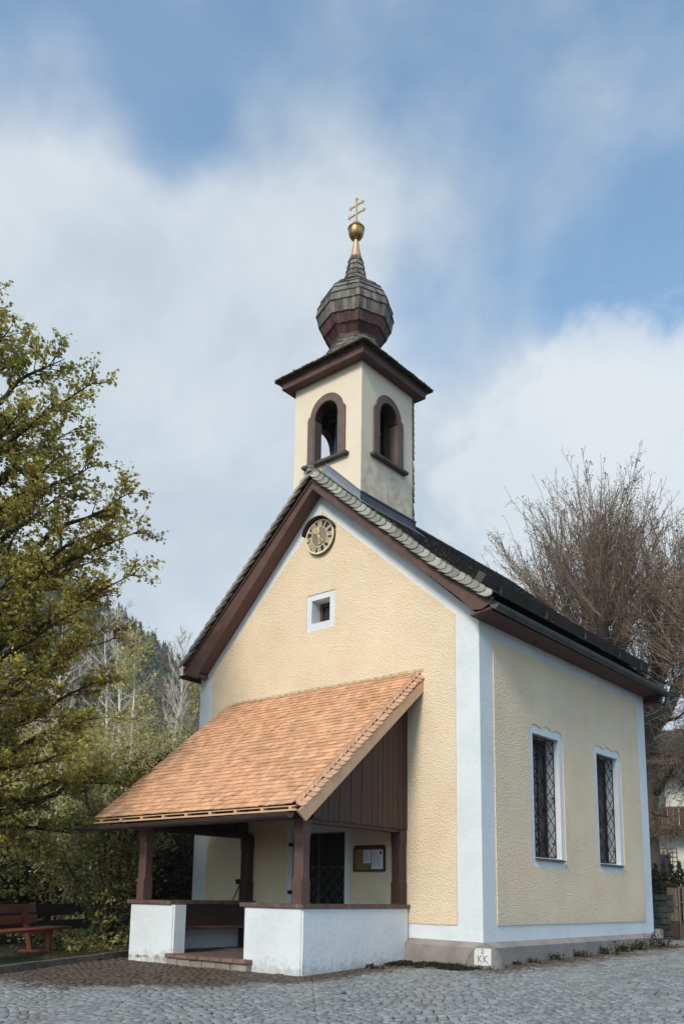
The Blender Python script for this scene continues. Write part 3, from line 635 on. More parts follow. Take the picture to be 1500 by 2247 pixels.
# floor and added dark lining so the belfry is dark inside
MB().box(TX0+T, TX1-T, TY0+T, TY1-T, 7.50, 7.56).out('belfry_floor', M['brown'], TWo)
MB().box(TX0+T, TX1-T, TY0+T, TY1-T, 9.05, 9.10).out('belfry_ceiling', M['brown'], TWo)
def frame(side):
    c = TC[0] if side in 'fb' else TC[1]
    outer = [(c-.43, 7.622), (c+.43, 7.622), (c+.43, 8.50), (c+.405, 8.55), (c+.37, 8.56)]
    outer += [(c+.37*math.cos(math.pi*i/16), 8.53+.35*math.sin(math.pi*i/16)) for i in range(1, 16)]+[(c-.37, 8.56), (c-.405, 8.55), (c-.43, 8.50)]
    inner = arch(c, .295, .262, 7.63, 8.46)
    q = {'f': (lambda u, v: (u, TY0-.035, v), lambda u, v: (u, TY0-.001, v)), 'b': (lambda u, v: (u, TY1+.035, v), lambda u, v: (u, TY1+.001, v)),
         'r': (lambda u, v: (TX1+.035, u, v), lambda u, v: (TX1+.001, u, v)), 'l': (lambda u, v: (TX0-.035, u, v), lambda u, v: (TX0-.001, u, v))}[side]
    fo = MB().plate(outer, [inner], *q).out('belfry_frame', M['belfry'], TWo)
    # jamb lining boards and sill
    s = MB(); lo_, hi_ = 7.63, 8.47
    D0 = {'f': (TY0-.03, TY0+T+.03), 'b': (TY1-T-.03, TY1+.03), 'r': (TX1-T-.03, TX1+.03), 'l': (TX0-.03, TX0+T+.03)}[side]
    for sg in (-1, 1):
        a_, b_ = sorted((c+sg*.294, c+sg*.262))
        s = MB(); s.box(a_, b_, D0[0], D0[1], lo_, hi_, .004) if side in 'fb' else s.box(D0[0], D0[1], a_, b_, lo_, hi_, .004)
        s.out('belfry_jamb', M['belfry'], TWo)
    if side in 'frl':
        e0, e1 = (D0[0]+.004, D0[1]-.02); qq = (lambda u, v: (u, e0, v), lambda u, v: (u, e1, v)) if side in 'fb' else (lambda u, v: (e0, u, v), lambda u, v: (e1, u, v))
        half = lambda hw, z0: [(c-hw*math.cos(math.pi*i/14), z0+hw*math.sin(math.pi*i/14)) for i in range(15)]
        MB().plate(half(.274, 8.475)+half(.255, 8.475)[::-1], [], *qq).out('arch_lining', M['brown'], TWo)
    s = MB()
    if side == 'f': s.box(c-.51, c+.51, TY0-.10, TY0+.10, 7.565, 7.62, .006)
    if side == 'b': s.box(c-.51, c+.51, TY1-.05, TY1+.09, 7.565, 7.62, .006)
    if side == 'r': s.box(TX1-.10, TX1+.10, c-.51, c+.51, 7.565, 7.62, .006)
    if side == 'l': s.box(TX0-.10, TX0+.10, c-.51, c+.51, 7.565, 7.62, .006)
    s.out('belfry_sill', M['sill'], TWo)
for s in 'frl': frame(s)
for q in ((-2.95, -2.84, .25, .36, 7.56, 9.05), (-2.62, -2.5, 1.2, 1.3, 7.56, 9.05), (-3.69, -2.41, .80, .9, 8.90, 9.04)): MB().box(*q).out('bell_frame', M['belfry'], TWo)
ln_ = MB(); e_ = T+.003
ln_.plate(rect(TX0+e_, TX1-e_, 7.565, 9.04), [ap(TC[0])], lambda u, v: (u, TY0+e_, v), lambda u, v: (u, TY0+e_+.012, v)); ln_.plate(rect(TX0+e_, TX1-e_, 7.565, 9.04), [], lambda u, v: (u, TY1-e_-.012, v), lambda u, v: (u, TY1-e_, v))
for x_ in (TX1-e_, TX0+e_+.012): ln_.plate(rect(TY0+e_+.015, TY1-e_-.015, 7.565, 9.04), [ap(TC[1])], lambda u, v, x_=x_: (x_, u, v), lambda u, v, x_=x_: (x_-.012, u, v))
ln_.out('belfry_shade_lining', M['brown'], TWo)  # dark sheets added over the inner plaster to imitate shade
bs = MB(); bs.shingles((TX1+.02, TY1+.005, 6.2), (-1, 0, 0), (0, 0, 1), TX1-TX0+.04, 3.0, .11, .12, .016, .045, seed=12)
bs.out('tower_shingles', M['dome_shingle'], TWo)
# flashing
fl = MB(); A = TX1-XR
fl.plate([(XR, 7.56), (TX1+.02, 6.80), (TX1+.02, 6.55), (XR, 7.26)], [], lambda u, v: (u, TY0-.018, v), lambda u, v: (u, TY0-.003, v))
fl.plate([(XR, 7.56), (XR, 7.26), (TX0-.02, 6.55), (TX0-.02, 6.80)], [], lambda u, v: (u, TY0-.018, v), lambda u, v: (u, TY0-.003, v))
fl.beam((XR, TY0-.03, 7.555), (TX1+.03, TY0-.03, 6.79), .02, .028, (0, -1, 0)); fl.beam((XR, TY0-.03, 7.48), (TX1+.03, TY0-.03, 6.715), .008, .012, (0, -1, 0))
fl.hexa([(XR, TY0-.16, zr(0)+.035), (TX1+.16, TY0-.16, zr(.93)+.035), (TX1+.16, TY0-.004, zr(.93)+.035), (XR, TY0-.004, zr(0)+.035)]+[(XR, TY0-.16, zr(0)+.045), (TX1+.16, TY0-.16, zr(.93)+.045), (TX1+.16, TY0-.004, zr(.93)+.045), (XR, TY0-.004, zr(0)+.045)])
fo_ = fl.out('flashing', M['lead'], TWo)
fl = MB(); fl.box(TX1+.003, TX1+.02, TY0-.02, TY1+.08, 6.55, 6.80); fl.box(TX1+.02, TX1+.035, TY0-.02, TY1+.08, 6.785, 6.81)
d0, d1 = TX1-XR+.02, TX1-XR+.22
fl.hexa([(XR+d0, TY0-.1, zr(d0)+.03), (XR+d1, TY0-.1, zr(d1)+.03), (XR+d1, TY1+.12, zr(d1)+.03), (XR+d0, TY1+.12, zr(d0)+.03)]+[(XR+d0, TY0-.1, zr(d0)+.042), (XR+d1, TY0-.1, zr(d1)+.042), (XR+d1, TY1+.12, zr(d1)+.042), (XR+d0, TY1+.12, zr(d0)+.042)])
fl.out('flashing', mat('dark_lead', (.10, .095, .115), .6, .15, 4), TWo)
# tower eave
cx, cy = TC
def ring(mb, h0, h1, z0, z1):
    for a_ in range(4):
        c, s = round(math.cos(a_*math.pi/2)), round(math.sin(a_*math.pi/2)); rot = lambda x, y: (cx+x*c-y*s, cy+x*s+y*c)
        P = [rot(h1, -h1), rot(h1, h1), rot(h0, h0), rot(h0, -h0)]; mb.hexa([(*p, z0) for p in P]+[(*p, z1) for p in P])
ev = MB(); ring(ev, .70, .945, 9.235, 9.265); ring(ev, .925, .945, 9.265, 9.40); ring(ev, .9455, .958, 9.36, 9.41)
evo = ev.out('tower_eave', M['brown_h'], TWo)
def quadsh(mb, p00, p10, p11, p01, n, rows=1, th=.012, lift=.016, seed=1, over=1.25):
    rg = random.Random(seed); p00, p10, p11, p01 = (np.array(p, float) for p in (p00, p10, p11, p01))
    nn = np.cross(p10-p00, p01-p00); nn /= np.linalg.norm(nn)
    B = lambda a_, b_: (p00*(1-a_)+p10*a_)*(1-b_)+(p01*(1-a_)+p11*a_)*b_
    for r in range(rows):
        cuts = [0]+sorted(min(max((i+rg.uniform(-.25, .25))/n, .02), .98) for i in range(1, n))+[1]
        for a0, a1 in zip(cuts[:-1], cuts[1:]):
            b0 = (r+rg.uniform(-.06, .02))/rows; b1 = min((r+over)/rows, 1.02); g = .004/np.linalg.norm(p10-p00+1e-9)
            a1_ = a1-g if a1 < 1 else a1; h = lift+rg.uniform(-.003, .004)
            mb.hexa([B(a0, b0)+nn*(h-th), B(a1_, b0)+nn*(h-th), B(a1_, b1)-nn*.004, B(a0, b1)-nn*.004, B(a0, b0)+nn*h, B(a1_, b0)+nn*h, B(a1_, b1)+nn*.006, B(a0, b1)+nn*.006])
def octp(rc, rm, z, k): a_ = k*math.pi/4; r = rm if k % 2 == 0 else rc; return (cx+r*math.cos(a_), cy+r*math.sin(a_), z)
tr = MB(); core = MB(); lay = [(1.43, 1.012, 9.425), (1.05, .76, 9.56), (.78, .62, 9.72), (.62, .56, 9.88), (.53, .51, 10.02), (.465, .465, 10.13), (.42, .42, 10.25)]
for i, ((rc, rm, z), (rc2, rm2, z2)) in enumerate(zip(lay[:-1], lay[1:])):
    for k in range(8): quadsh(tr, octp(rc, rm, z, k), octp(rc, rm, z, k+1), octp(rc2, rm2, z2, k+1), octp(rc2, rm2, z2, k), max(3, int(.8*rm/.095)), 2, seed=i*8+k)
    core.add([octp(rc-.01, rm-.01, z, k) for k in range(8)]+[octp(rc2-.01, rm2-.01, z2, k) for k in range(8)], [(k, (k+1) % 8, (k+1) % 8+8, k+8) for k in range(8)]+[tuple(range(8))[::-1]])
tro = tr.out('tower_roof', M['dome_shingle'], TWo); core.out('roof_core', M['brown'], tro)
mm = MB(); rg = random.Random(3)
for k in range(4):
    c, s = round(math.cos(k*math.pi/2)), round(math.sin(k*math.pi/2))
    for i in range(150):
        t = rg.uniform(-1.02, 1.02); h_ = 1.0+rg.uniform(-.03, .03); x, y = h_, t; q = rg.uniform(.008, .022)
        mm.obox((cx+x*c-y*s, cy+x*s+y*c, 9.415+rg.uniform(-.012, .03)), (1, rg.uniform(-1, 1), rg.uniform(-.4, .4)), (0, 1, rg.uniform(-.4, .4)), (0, 0, 1), q, q, q*.6)
    for i in range(26):
        t0 = -1.03+2.06*i/26; x, y = 1.0, t0+.037
        mm.obox((cx+x*c-y*s, cy+x*s+y*c, 9.425+rg.uniform(-.006, .006)), (c, s, -.35), (-s, c, 0), (0, 0, 1), .07, .037, .009)
mm.out('mossy_eave_edge', mat('mossy_grey_edge', (.10, .10, .065), .9, .35, 14, .8, 50, island=.35, bdist=.008), tro)
# onion dome
prof = [(.45, 10.25), (.575, 10.38), (.665, 10.55), (.722, 10.76), (.70, 10.93), (.645, 11.07), (.565, 11.20), (.46, 11.32), (.34, 11.41), (.245, 11.50), (.20, 11.62), (.177, 11.74), (.155, 11.86), (.135, 11.97), (.115, 12.075)]
dm = MB(); du = MB(); core = MB(); o8 = lambda r, z, k: (cx+r*math.cos(k*math.pi/4), cy+r*math.sin(k*math.pi/4), z)
for i, ((r0, z0), (r1, z1)) in enumerate(zip(prof[:-1], prof[1:])):
    n = max(2, int(round((r0+r1)/2*.765/.072)))
    for k in range(8): quadsh(du if i < 2 else dm, o8(r0, z0, k), o8(r0, z0, k+1), o8(r1, z1, k+1), o8(r1, z1, k), n, 1, .014, .024, seed=100+i*8+k, over=1.02)
    core.add([o8(r0-.012, z0, k) for k in range(8)]+[o8(r1-.012, z1, k) for k in range(8)], [(k, (k+1) % 8, (k+1) % 8+8, k+8) for k in range(8)]+([tuple(range(8))[::-1]] if i == 0 else []))
dmo = dm.out('onion_dome', M['dome_shingle'], CH); core.out('dome_core', M['brown'], dmo)
du.out('lower_shingles', mat('brown_stained_shingle', (.105, .058, .052), .7, .25, 10, .5, 60, island=.35, bdist=.004, col2=(.33, .29, .28), c2scale=9, c2lo=.62, c2hi=.78, stretch=(3, 3, .5)), dmo)
cr = MB()
for k in range(8):
    cr.hexa([o8(.37, 10.215, k), o8(.455, 10.215, k), o8(.455, 10.215, k+1), o8(.37, 10.215, k+1), o8(.37, 10.262, k), o8(.478, 10.262, k), o8(.478, 10.262, k+1), o8(.37, 10.262, k+1)])
cr.out('copper_band', M['copper'], dmo)
sp = MB().lathe([(.122, 12.055), (.113, 12.075), (.095, 12.16), (.070, 12.28), (.050, 12.40), (.040, 12.48)], (cx, cy, 0), 24).out('spire_cone', M['gold'], dmo); smooth_by_angle(sp)
bp = [(.035, 12.46)]+[(.152*math.sin(t), 12.655-.195*math.cos(t)) for t in np.linspace(.25, 1.75, 14)]+[(.160, 12.70), (.164, 12.712), (.160, 12.725), (.145, 12.735)]+[(.152*math.sin(t)*.98, 12.655-.195*math.cos(t)) for t in np.linspace(2.0, 3.0, 9)]
bo = MB().lathe(bp, (cx, cy, 0), 32).out('finial_ball', M['ballgold'], dmo); smooth_by_angle(bo, 35)
cs = MB(); Y = cy
cs.box(cx-.016, cx+.016, Y-.01, Y+.01, 12.84, 13.37)
for z, w in ((13.235, .155), (13.045, .185)):
    cs.box(cx-w, cx-.018, Y-.011, Y+.011, z-.015, z+.015); cs.box(cx+.018, cx+w, Y-.011, Y+.011, z-.015, z+.015)
    for s in (-1, 1):
        for dx, dz in ((s*(w+.012), 0), (s*(w-.012), .024), (s*(w-.012), -.024)): cs.tube([(cx+dx, Y-.012, z+dz), (cx+dx, Y+.012, z+dz)], .017, 8)
for dx, dz in ((0, 13.385), (-.024, 13.36), (.024, 13.36)): cs.tube([(cx+dx, Y-.012, dz), (cx+dx, Y+.012, dz)], .017, 8)
cs.out('double_cross', M['gold'], dmo)

# ---- porch
PD = -2.338
def zp(y): return 3.48+(y/-2.72)*(1.225-3.48)
PR = MB().hexa([(-5.16, -2.66, zp(-2.66)-.07), (-1.0, -2.66, zp(-2.66)-.07), (-1.0, -.002, zp(0)-.07), (-5.16, -.002, zp(0)-.07), (-5.16, -2.66, zp(-2.66)-.02), (-1.0, -2.66, zp(-2.66)-.02), (-1.0, -.002, zp(0)-.02), (-5.16, -.002, zp(0)-.02)]).out('porch_roof', M['brown'], CH)
sl_ = math.hypot(2.72, 3.48-1.225)
sh = MB(); sh.shingles((-5.215, -2.73, 1.215), (1, 0, 0), (0, 2.72, 3.48-1.225), 4.14, sl_-.005, .105, .1045, .012, .019, jit=.42, seed=22)
sh.out('porch_shingles', M['fresh'], PR)
vb = MB().plate([(-2.76, 1.13), (-2.60, 1.015), (-2.54, 1.06), (-.005, 3.155), (-.005, 3.335), (-2.70, 1.155)], [], lambda u, v: (-.985, u, v), lambda u, v: (-.955, u, v)).out('verge_board', M['fresh_board'], PR)
vs = MB(); verge(vs, (-1.06, -2.72, 1.245), (-1.06, -.03, 3.475), .15, (.66, .46, -.58), seed=8, e=.105, th=.016, lift=.028)
vs.out('porch_verge_shingles', mat('fresh_verge_shingle', (.62, .36, .23), .7, .1, 20, .3, 60, island=.12, bdist=.003), PR)
fb_ = MB(); fb_.box(-5.2, -1.0, -2.745, -2.725, 1.135, 1.158)
for i in range(9): x = -5.05+i*.49; fb_.box(x, x+.05, -2.74, -2.66, 1.16, 1.19)
fb_.box(-5.19, -1.02, -2.735, -2.70, 1.19, 1.203)
fb_.out('eave_lath', M['fresh_board'], PR)
mrt = MB(); rg = random.Random(8)
for i in range(28):
    x = -5.1+i*.148; mrt.obox((x+.07, -.012, 3.49+rg.uniform(-.006, .008)), (1, 0, rg.uniform(-.03, .03)), (0, 1, 0), (0, 0, 1), .08, .014, .016+rg.uniform(0, .006))
mrt.out('wall_mortar', mat('joint_mortar', (.62, .49, .35), .9, .15, 8), PR)
for i in range(7):
    x = -4.9+i*.62; MB().beam((x, -2.62, zp(-2.62)-.115), (x, -.02, zp(-.02)-.115), .08, .09).out('rafter', M['brown'], PR)
for q in ((-5.0, -1.10, -2.30, -2.17, 1.085, 1.20), (-1.41, -1.27, -2.16, -.005, 1.035, 1.11), (-4.6, -4.46, -2.16, -.005, 1.035, 1.11), (-5.05, -1.05, -.13, -.005, 3.18, 3.30)): MB().box(*q, .004).out('porch_beam', M['brown'], PR)
def clad(x0, x1):
    c = MB(); rg = random.Random(4); y = -2.06
    while y < -.02:
        w = rg.choice((.11, .12, .13)); y1 = min(y+w, -.004); x_ = x0+rg.uniform(-.003, .003)
        za, zb_ = zp(y)-.08, zp(y1)-.08
        z0 = 1.09+rg.uniform(-.006, .004)
        if za > z0+.02: c.hexa([(x_, y, z0), (x1, y, z0), (x1, y1-.008, z0), (x_, y1-.008, z0), (x_, y, za), (x1, y, za), (x1, y1-.008, zb_), (x_, y1-.008, zb_)])
        y = y1
    c.box(min(x0, x1)-.02+(0 if x0 > x1 else .02), min(x0, x1)-.005+(0 if x0 > x1 else .02), -2.0, -.01, 1.1, 1.15)
    c.out('side_cladding', M['brown'], PR)
clad(-1.245, -1.262); clad(-4.60, -4.585)
def post(x0, y0, x1, y1):
    p = MB(); z0, z1 = 0.001, 1.075; c = .022
    P = lambda z, i: [(x0+i, y0+i, z), (x1-i, y0+i, z), (x1-i, y1-i, z), (x0+i, y1-i, z)]
    def seg(za, ia, zb_, ib): p.hexa(P(za, ia)+P(zb_, ib))
    seg(z0, 0, .30, 0)
    # chamfered middle: octagonal section
    def oc(z, c_): return [(x0+c_, y0, z), (x1-c_, y0, z), (x1, y0+c_, z), (x1, y1-c_, z), (x1-c_, y1, z), (x0+c_, y1, z), (x0, y1-c_, z), (x0, y0+c_, z)]
    rings = [oc(.30, .002), oc(.335, .02), oc(.84, .02), oc(.87, .002), oc(.885, .012), oc(.90, .002), oc(z1, .002)]
    vs_ = [q for r in rings for q in r]; n = len(rings)
    p.add(vs_, [(i*8+j, i*8+(j+1) % 8, (i+1)*8+(j+1) % 8, (i+1)*8+j) for i in range(n-1) for j in range(8)]+[tuple(range((n-1)*8, n*8))])
    p.out('post', M['brown_h'] if y0 < -1 else M['brown'], CH)
M['brown_h2'] = None
post(-1.41, -2.33, -1.25, -2.17); post(-4.59, -2.33, -4.43, -2.17); post(-1.42, -.19, -1.25, -.03); post(-4.59, -.19, -4.42, -.03)
def rough_wall(name, poly, cop):
    bm = bmesh.new(); fc = bm.faces.new([bm.verts.new((*p, -1.0)) for p in poly]); ex = bmesh.ops.extrude_face_region(bm, geom=[fc])
    for v in ex['geom']:
        if isinstance(v, bmesh.types.BMVert): v.co.z = -.062
    bmesh.ops.bevel(bm, geom=[e for e in bm.edges if abs(e.verts[0].co.z-e.verts[1].co.z) > .5], offset=.022, segments=3, affect='EDGES')
    bmesh.ops.recalc_face_normals(bm, faces=bm.faces); m_ = MB(); m_.bm(bm); o = m_.out(name, M['white'], CH)
    bm = bmesh.new(); fc = bm.faces.new([bm.verts.new((*p, -.060)) for p in cop]); ex = bmesh.ops.extrude_face_region(bm, geom=[fc])
    for v in ex['geom']:
        if isinstance(v, bmesh.types.BMVert): v.co.z = -.003
    bmesh.ops.bevel(bm, geom=bm.edges[:], offset=.006, segments=2, affect='EDGES'); bmesh.ops.recalc_face_normals(bm, faces=bm.faces); m_ = MB(); m_.bm(bm)
    m_.out('coping', mat(name+'_coping', (.13, .075, .065), .65, .25, 5, .5, 18, bdist=.005, col2=(.24, .18, .15), c2scale=9, c2lo=.53, c2hi=.68), o)
    return o
rough_wall('porch_wall', [(-2.27, PD), (-1.222, PD), (-1.222, -.02), (-1.47, -.02), (-1.47, PD+.25), (-2.27, PD+.25)], [(-2.33, PD-.03), (-1.195, PD-.03), (-1.195, -.002), (-1.50, -.002), (-1.50, PD+.28), (-2.33, PD+.28)])
rough_wall('porch_wall', [(-4.71, PD), (-3.70, PD), (-3.70, PD+.25), (-4.46, PD+.25), (-4.46, -.02), (-4.71, -.02)], [(-4.76, PD-.03), (-3.74, PD-.03), (-3.74, PD+.28), (-4.36, PD+.28), (-4.36, -.002), (-4.76, -.002)])
# crumbled plaster patches at the pier's foot
cp = MB(); rg = random.Random(2)
for i in range(9):
    x = rg.uniform(-4.68, -3.8); w = rg.uniform(.02, .07); z = -.83+rg.uniform(0, .02)
    pts = [(x+w*math.cos(a_)*rg.uniform(.7, 1.2), z+w*.5*math.sin(a_)*rg.uniform(.7, 1.2)) for a_ in np.linspace(0, 2*math.pi, 9)[:-1]]
    cp.plate(pts, [], lambda u, v: (u, PD-.004, v), lambda u, v: (u, PD+.002, v))
cp.out('bare_plaster', mat('bare_mortar', (.36, .33, .30), .95, .3, 20, .6, 60), CH)['kind'] = 'stuff'
# porch floor and step
ft = MB(); rg = random.Random(6)
for i in range(22):
    for j in range(10):
        x0 = -4.45+j*.32+(i % 2)*.16-.16; y0 = -2.30+i*.105
        ft.box(max(x0, -4.45), min(x0+.31, -1.48), y0, y0+.097, -.80, -.748+rg.uniform(-.002, .002))
fo = ft.out('porch_floor', M['tile'], CH); MB().box(-4.46, -1.47, -2.33, -.01, -1.0, -.756).out('floor_bed', M['mortar'], fo)
st = MB(); x = -3.71
while x < -2.09:
    w = random.choice((.22, .24, .26)); x1 = min(x+w, -2.06); st.box(x, x1-.006, -2.47+random.uniform(-.006, .006), -2.315, -.792, -.742+random.uniform(-.004, .004), .008); x = x1
so_ = st.out('doorstep', M['brick'], CH)
s2 = MB(); x = -3.70
while x < -2.12:
    w = random.choice((.27, .3, .24)); x1 = min(x+w, -2.09); s2.box(x, x1-.006, -2.435, -2.33, -1.0, -.795, .006); x = x1
s2.out('step_riser', mat('riser_stone', (.26, .225, .20), .9, .3, 6, .6, 30, island=.2), so_)
# built-in bench
pb = MB(); pb.box(-4.458, -4.43, -2.08, -.21, -.40, -.07)
pbo = pb.out('porch_bench', M['brown'], CH)
s_ = MB(); s_.box(-4.43, -4.05, -2.08, -.21, -.435, -.40, .008); s_.out('seat', M['brown_h'], pbo)
for y in (-2.0, -.30): MB().plate([(-4.43, -.755), (-4.30, -.755), (-4.28, -.6), (-4.16, -.50), (-4.08, -.436), (-4.43, -.436)], [], lambda u, v, y=y: (u, y-.03, v), lambda u, v, y=y: (u, y+.03, v)).out('seat_support', M['brown'], pbo)
M['gutter_por'] = mat('brown_porch_gutter', (.10, .065, .062), .32, .15, 4, metal=.3)
pg_ = gutter('porch_gutter', (-1.03, -2.81, 1.105), (-5.60, -2.81, 1.065), .068, M['gutter_por'], CH, brk=7, taper=lambda t: 1 if t < .8 else 1-.55*((t-.8)/.2)**1.4)

# ------------------------------------------------------------------ things on the chapel
# clock
ck = thing('wall_clock', (-3.03, -.03, 6.14), 'round clock with gold Roman numerals under a curved dark hood in the gable', 'clock')
CC = (-3.03, 6.14)
def cdisc(r, y0, y1, n=48): return MB().add([(CC[0]+r*math.cos(2*math.pi*i/n), y, CC[1]+r*math.sin(2*math.pi*i/n)) for y in (y0, y1) for i in range(n)], [tuple(range(n)), tuple(range(2*n-1, n-1, -1))]+[(i, (i+1) % n, (i+1) % n+n, i+n) for i in range(n)])
cdisc(.305, -.075, -.015).out('dial', M['clockdark'], ck)
cdisc(.172, -.079, -.0751).out('dial_centre', M['clockmid'], ck)
def cring(r0, r1, y0, y1, n=48, nm='rim'):
    m_ = MB(); m_.add([(CC[0]+r*math.cos(2*math.pi*i/n), y, CC[1]+r*math.sin(2*math.pi*i/n)) for r, y in ((r0, y0), (r1, y0), (r1, y1), (r0, y1)) for i in range(n)], [(k*n+i, k*n+(i+1) % n, ((k+1) % 4)*n+(i+1) % n, ((k+1) % 4)*n+i) for k in range(4) for i in range(n)]); return m_.out(nm, M['clockgold'], ck)
cring(.285, .309, -.088, -.06); cring(.170, .178, -.084, -.0752, nm='inner_ring')
ROM = ['XII', 'I', 'II', 'III', 'IIII', 'V', 'VI', 'VII', 'VIII', 'IX', 'X', 'XI']; wd = {'I': .026, 'V': .052, 'X': .052}
for hr, s in enumerate(ROM):
    th_ = -hr*math.pi/6; rad = np.array((-math.sin(th_)*-1*-1, math.cos(th_))); rad = np.array((math.sin(hr*math.pi/6), math.cos(hr*math.pi/6))); tan = np.array((rad[1], -rad[0]))
    m_ = MB(); W = sum(wd[c] for c in s); x = -W/2; h0, h1 = .188, .276
    def strk(xa, ra, xb, rb, w):
        a_ = np.array(CC)+tan*xa+rad*ra; b_ = np.array(CC)+tan*xb+rad*rb; m_.beam((a_[0], -.081, a_[1]), (b_[0], -.081, b_[1]), .006, w, tuple(np.cross((b_[0]-a_[0], 0, b_[1]-a_[1]), (0, -1, 0))))
    for c in s:
        w = wd[c]; xc = x+w/2
        if c == 'I': strk(xc, h0, xc, h1, .0125)
        if c == 'V': strk(xc-.018, h1, xc, h0, .012); strk(xc+.018, h1, xc, h0, .007)
        if c == 'X': strk(xc-.018, h1, xc+.018, h0, .012); strk(xc+.018, h1, xc-.018, h0, .007)
        x += w
    strk(-W/2, h1, W/2, h1, .006); strk(-W/2, h0, W/2, h0, .006)
    m_.out('numeral', M['clockgold'], ck)
def hand(ang, L_, y, wd_):
    m_ = MB(); d = np.array((math.sin(ang), math.cos(ang))); p = np.array((d[1], -d[0])); c = np.array(CC)
    P = lambda r, s=0: (c[0]+d[0]*r+p[0]*s, y, c[1]+d[1]*r+p[1]*s)
    m_.beam(P(-.13), P(L_), .005, wd_, (p[0], 0, p[1])); m_.tube([P(0), (P(0)[0], -.08, P(0)[2])], .018, 10)
    for r in (L_*.45, L_*.62, L_*.78):
        for s in (-1, 1):
            q = [P(r-.022), P(r-.012, s*.028), P(r+.008, s*.032), P(r+.02, s*.012), P(r+.004, s*.006)]; m_.tube(q, .0045, 5)
    m_.tube([P(-.13, -.026), P(-.142, 0), P(-.13, .026)], .006, 5)
    m_.out('hand', M['clockgold'], ck)
hand(R(353), .175, -.100, .009); hand(R(318), .245, -.108, .008)
hd = MB(); n = 22; A0, A1 = R(22), R(170)
for i in range(n+1):
    a_ = A0+(A1-A0)*i/n
    for r, y in ((.325, -.005), (.335, -.17), (.343, -.17), (.335, -.005)): hd.v.append((CC[0]+r*math.cos(a_), y, CC[1]+r*math.sin(a_)))
for i in range(n):
    for k in range(4): hd.f.append((i*4+k, i*4+(k+1) % 4, (i+1)*4+(k+1) % 4, (i+1)*4+k))
hd.f += [(0, 1, 2, 3), (n*4+3, n*4+2, n*4+1, n*4)]
hd.out('hood', M['gutter_br'], ck)
# notice board
nb = thing('notice_board', (-1.94, -.03, .65), 'small framed cork notice board with two papers on the porch wall beside the door', 'notice board')
a, b, c, d = -2.234, -1.643, .475, .84; Y0 = -.016
MB().box(a+.02, b-.02, Y0-.03, Y0-.001, c+.02, d-.02).out('cork_panel', M['cork'], nb)
f = MB()
for q in ((a, a+.022, c, d), (b-.022, b, c, d), (a+.022, b-.022, c, c+.022), (a+.022, b-.022, d-.022, d)): f.box(q[0], q[1], Y0-.045, Y0-.001, q[2], q[3], .003)
f.box(a+.03, b-.005, Y0-.08, Y0-.001, d+.003, d+.03, .006)
f.out('frame', M['brown'], nb)
def paper(x0, x1, z0, z1, nl, pic=False, seed=1):
    rg = random.Random(seed); p = MB().box(x0, x1, Y0-.034, Y0-.0305, z0, z1).out('paper', M['paper'], nb); l = MB()
    for i in range(nl):
        z = z1-.02-(z1-z0-.035)*i/nl; xe = x1-.015-(rg.random()*.3*(x1-x0)); xs = x0+.012
        if pic and i < nl*.3: xe = x0+.5*(x1-x0)
        l.box(xs, xe, Y0-.0355, Y0-.0342, z-.0022, z+.0022)
    l.out('text_lines', M['ink'], p)
    if pic:
        q = MB().box(x1-.065, x1-.022, Y0-.0355, Y0-.0342, z1-.075, z1-.022).out('picture', M['inkred'], p); MB().box(x1-.065, x1-.022, Y0-.0372, Y0-.0357, z1-.075, z1-.058).out('picture_base', M['ink'], q)
paper(-2.045, -1.905, .60, .80, 12); paper(-1.885, -1.672, .515, .80, 15, True, 2)
# boundary stone
bs_ = thing('boundary_stone', (.12, -.16, -.85), 'rounded grey corner stone with a white painted square lettered 2 KK at the chapel corner', 'stone')
SC = np.array((.10, -.13, -.93)); SR = np.array((.285, .21, .415))
def stp(az, el, off=0.):
    d = np.array((math.cos(el)*math.sin(az), -math.cos(el)*math.cos(az), math.sin(el))); e = np.sign(d)*np.abs(d)**.92
    n_ = 1+.02*MN.noise(Vector(d*3)); return SC+e*SR*n_+d*off
v = []; f = []; na, ne = 40, 22
for j in range(ne+1):
    for i in range(na): v.append(stp(2*math.pi*i/na, -math.pi/2+math.pi*j/ne))
for j in range(ne):
    for i in range(na): f.append((j*na+i, j*na+(i+1) % na, (j+1)*na+(i+1) % na, (j+1)*na+i))
link('boulder', v, f, M['stone'], bs_, smooth=True)
PN = np.array((.47, -.88, 0)); PX = np.array((.88, .47, 0)); PO = np.array((.070, -.13, -.66))
def sp_(u, w, off):       # a point of the painted square laid onto the boulder
    o = PO+PX*(u-.5)*.225+np.array((0, 0, 1))*(w-.5)*.215; t0, t1 = 0., .8
    for _ in range(30):
        t = (t0+t1)/2; q = (o+PN*t-SC)/SR
        if (np.abs(q)**(2/.92)).sum() < 1: t0 = t
        else: t1 = t
    p = o+PN*t0; return p+PN*(off+.006)
v = []; f = []; n = 14
for j in range(n+1):
    for i in range(n+1): v.append(sp_(i/n+.008*math.sin(j*2.1), j/n+.008*math.sin(i*1.7), .006))
for j in range(n):
    for i in range(n): k = j*(n+1)+i; f.append((k, k+1, k+n+2, k+n+1))
wp = link('painted_square', v, f, mat('white_sign_paint', (.56, .57, .57), .7, .1, 20), bs_, smooth=True)
lt = MB()
def stroke(pts, r=.0062): lt.tube([sp_(u, w, .008) for u, w in pts], r, 5)
def pl_(pts, n=6):
    o = []
    for (a_, b_), (c_, d_) in zip(pts[:-1], pts[1:]): o += [(a_+(c_-a_)*t/n, b_+(d_-b_)*t/n) for t in range(n)]
    return o+[pts[-1]]
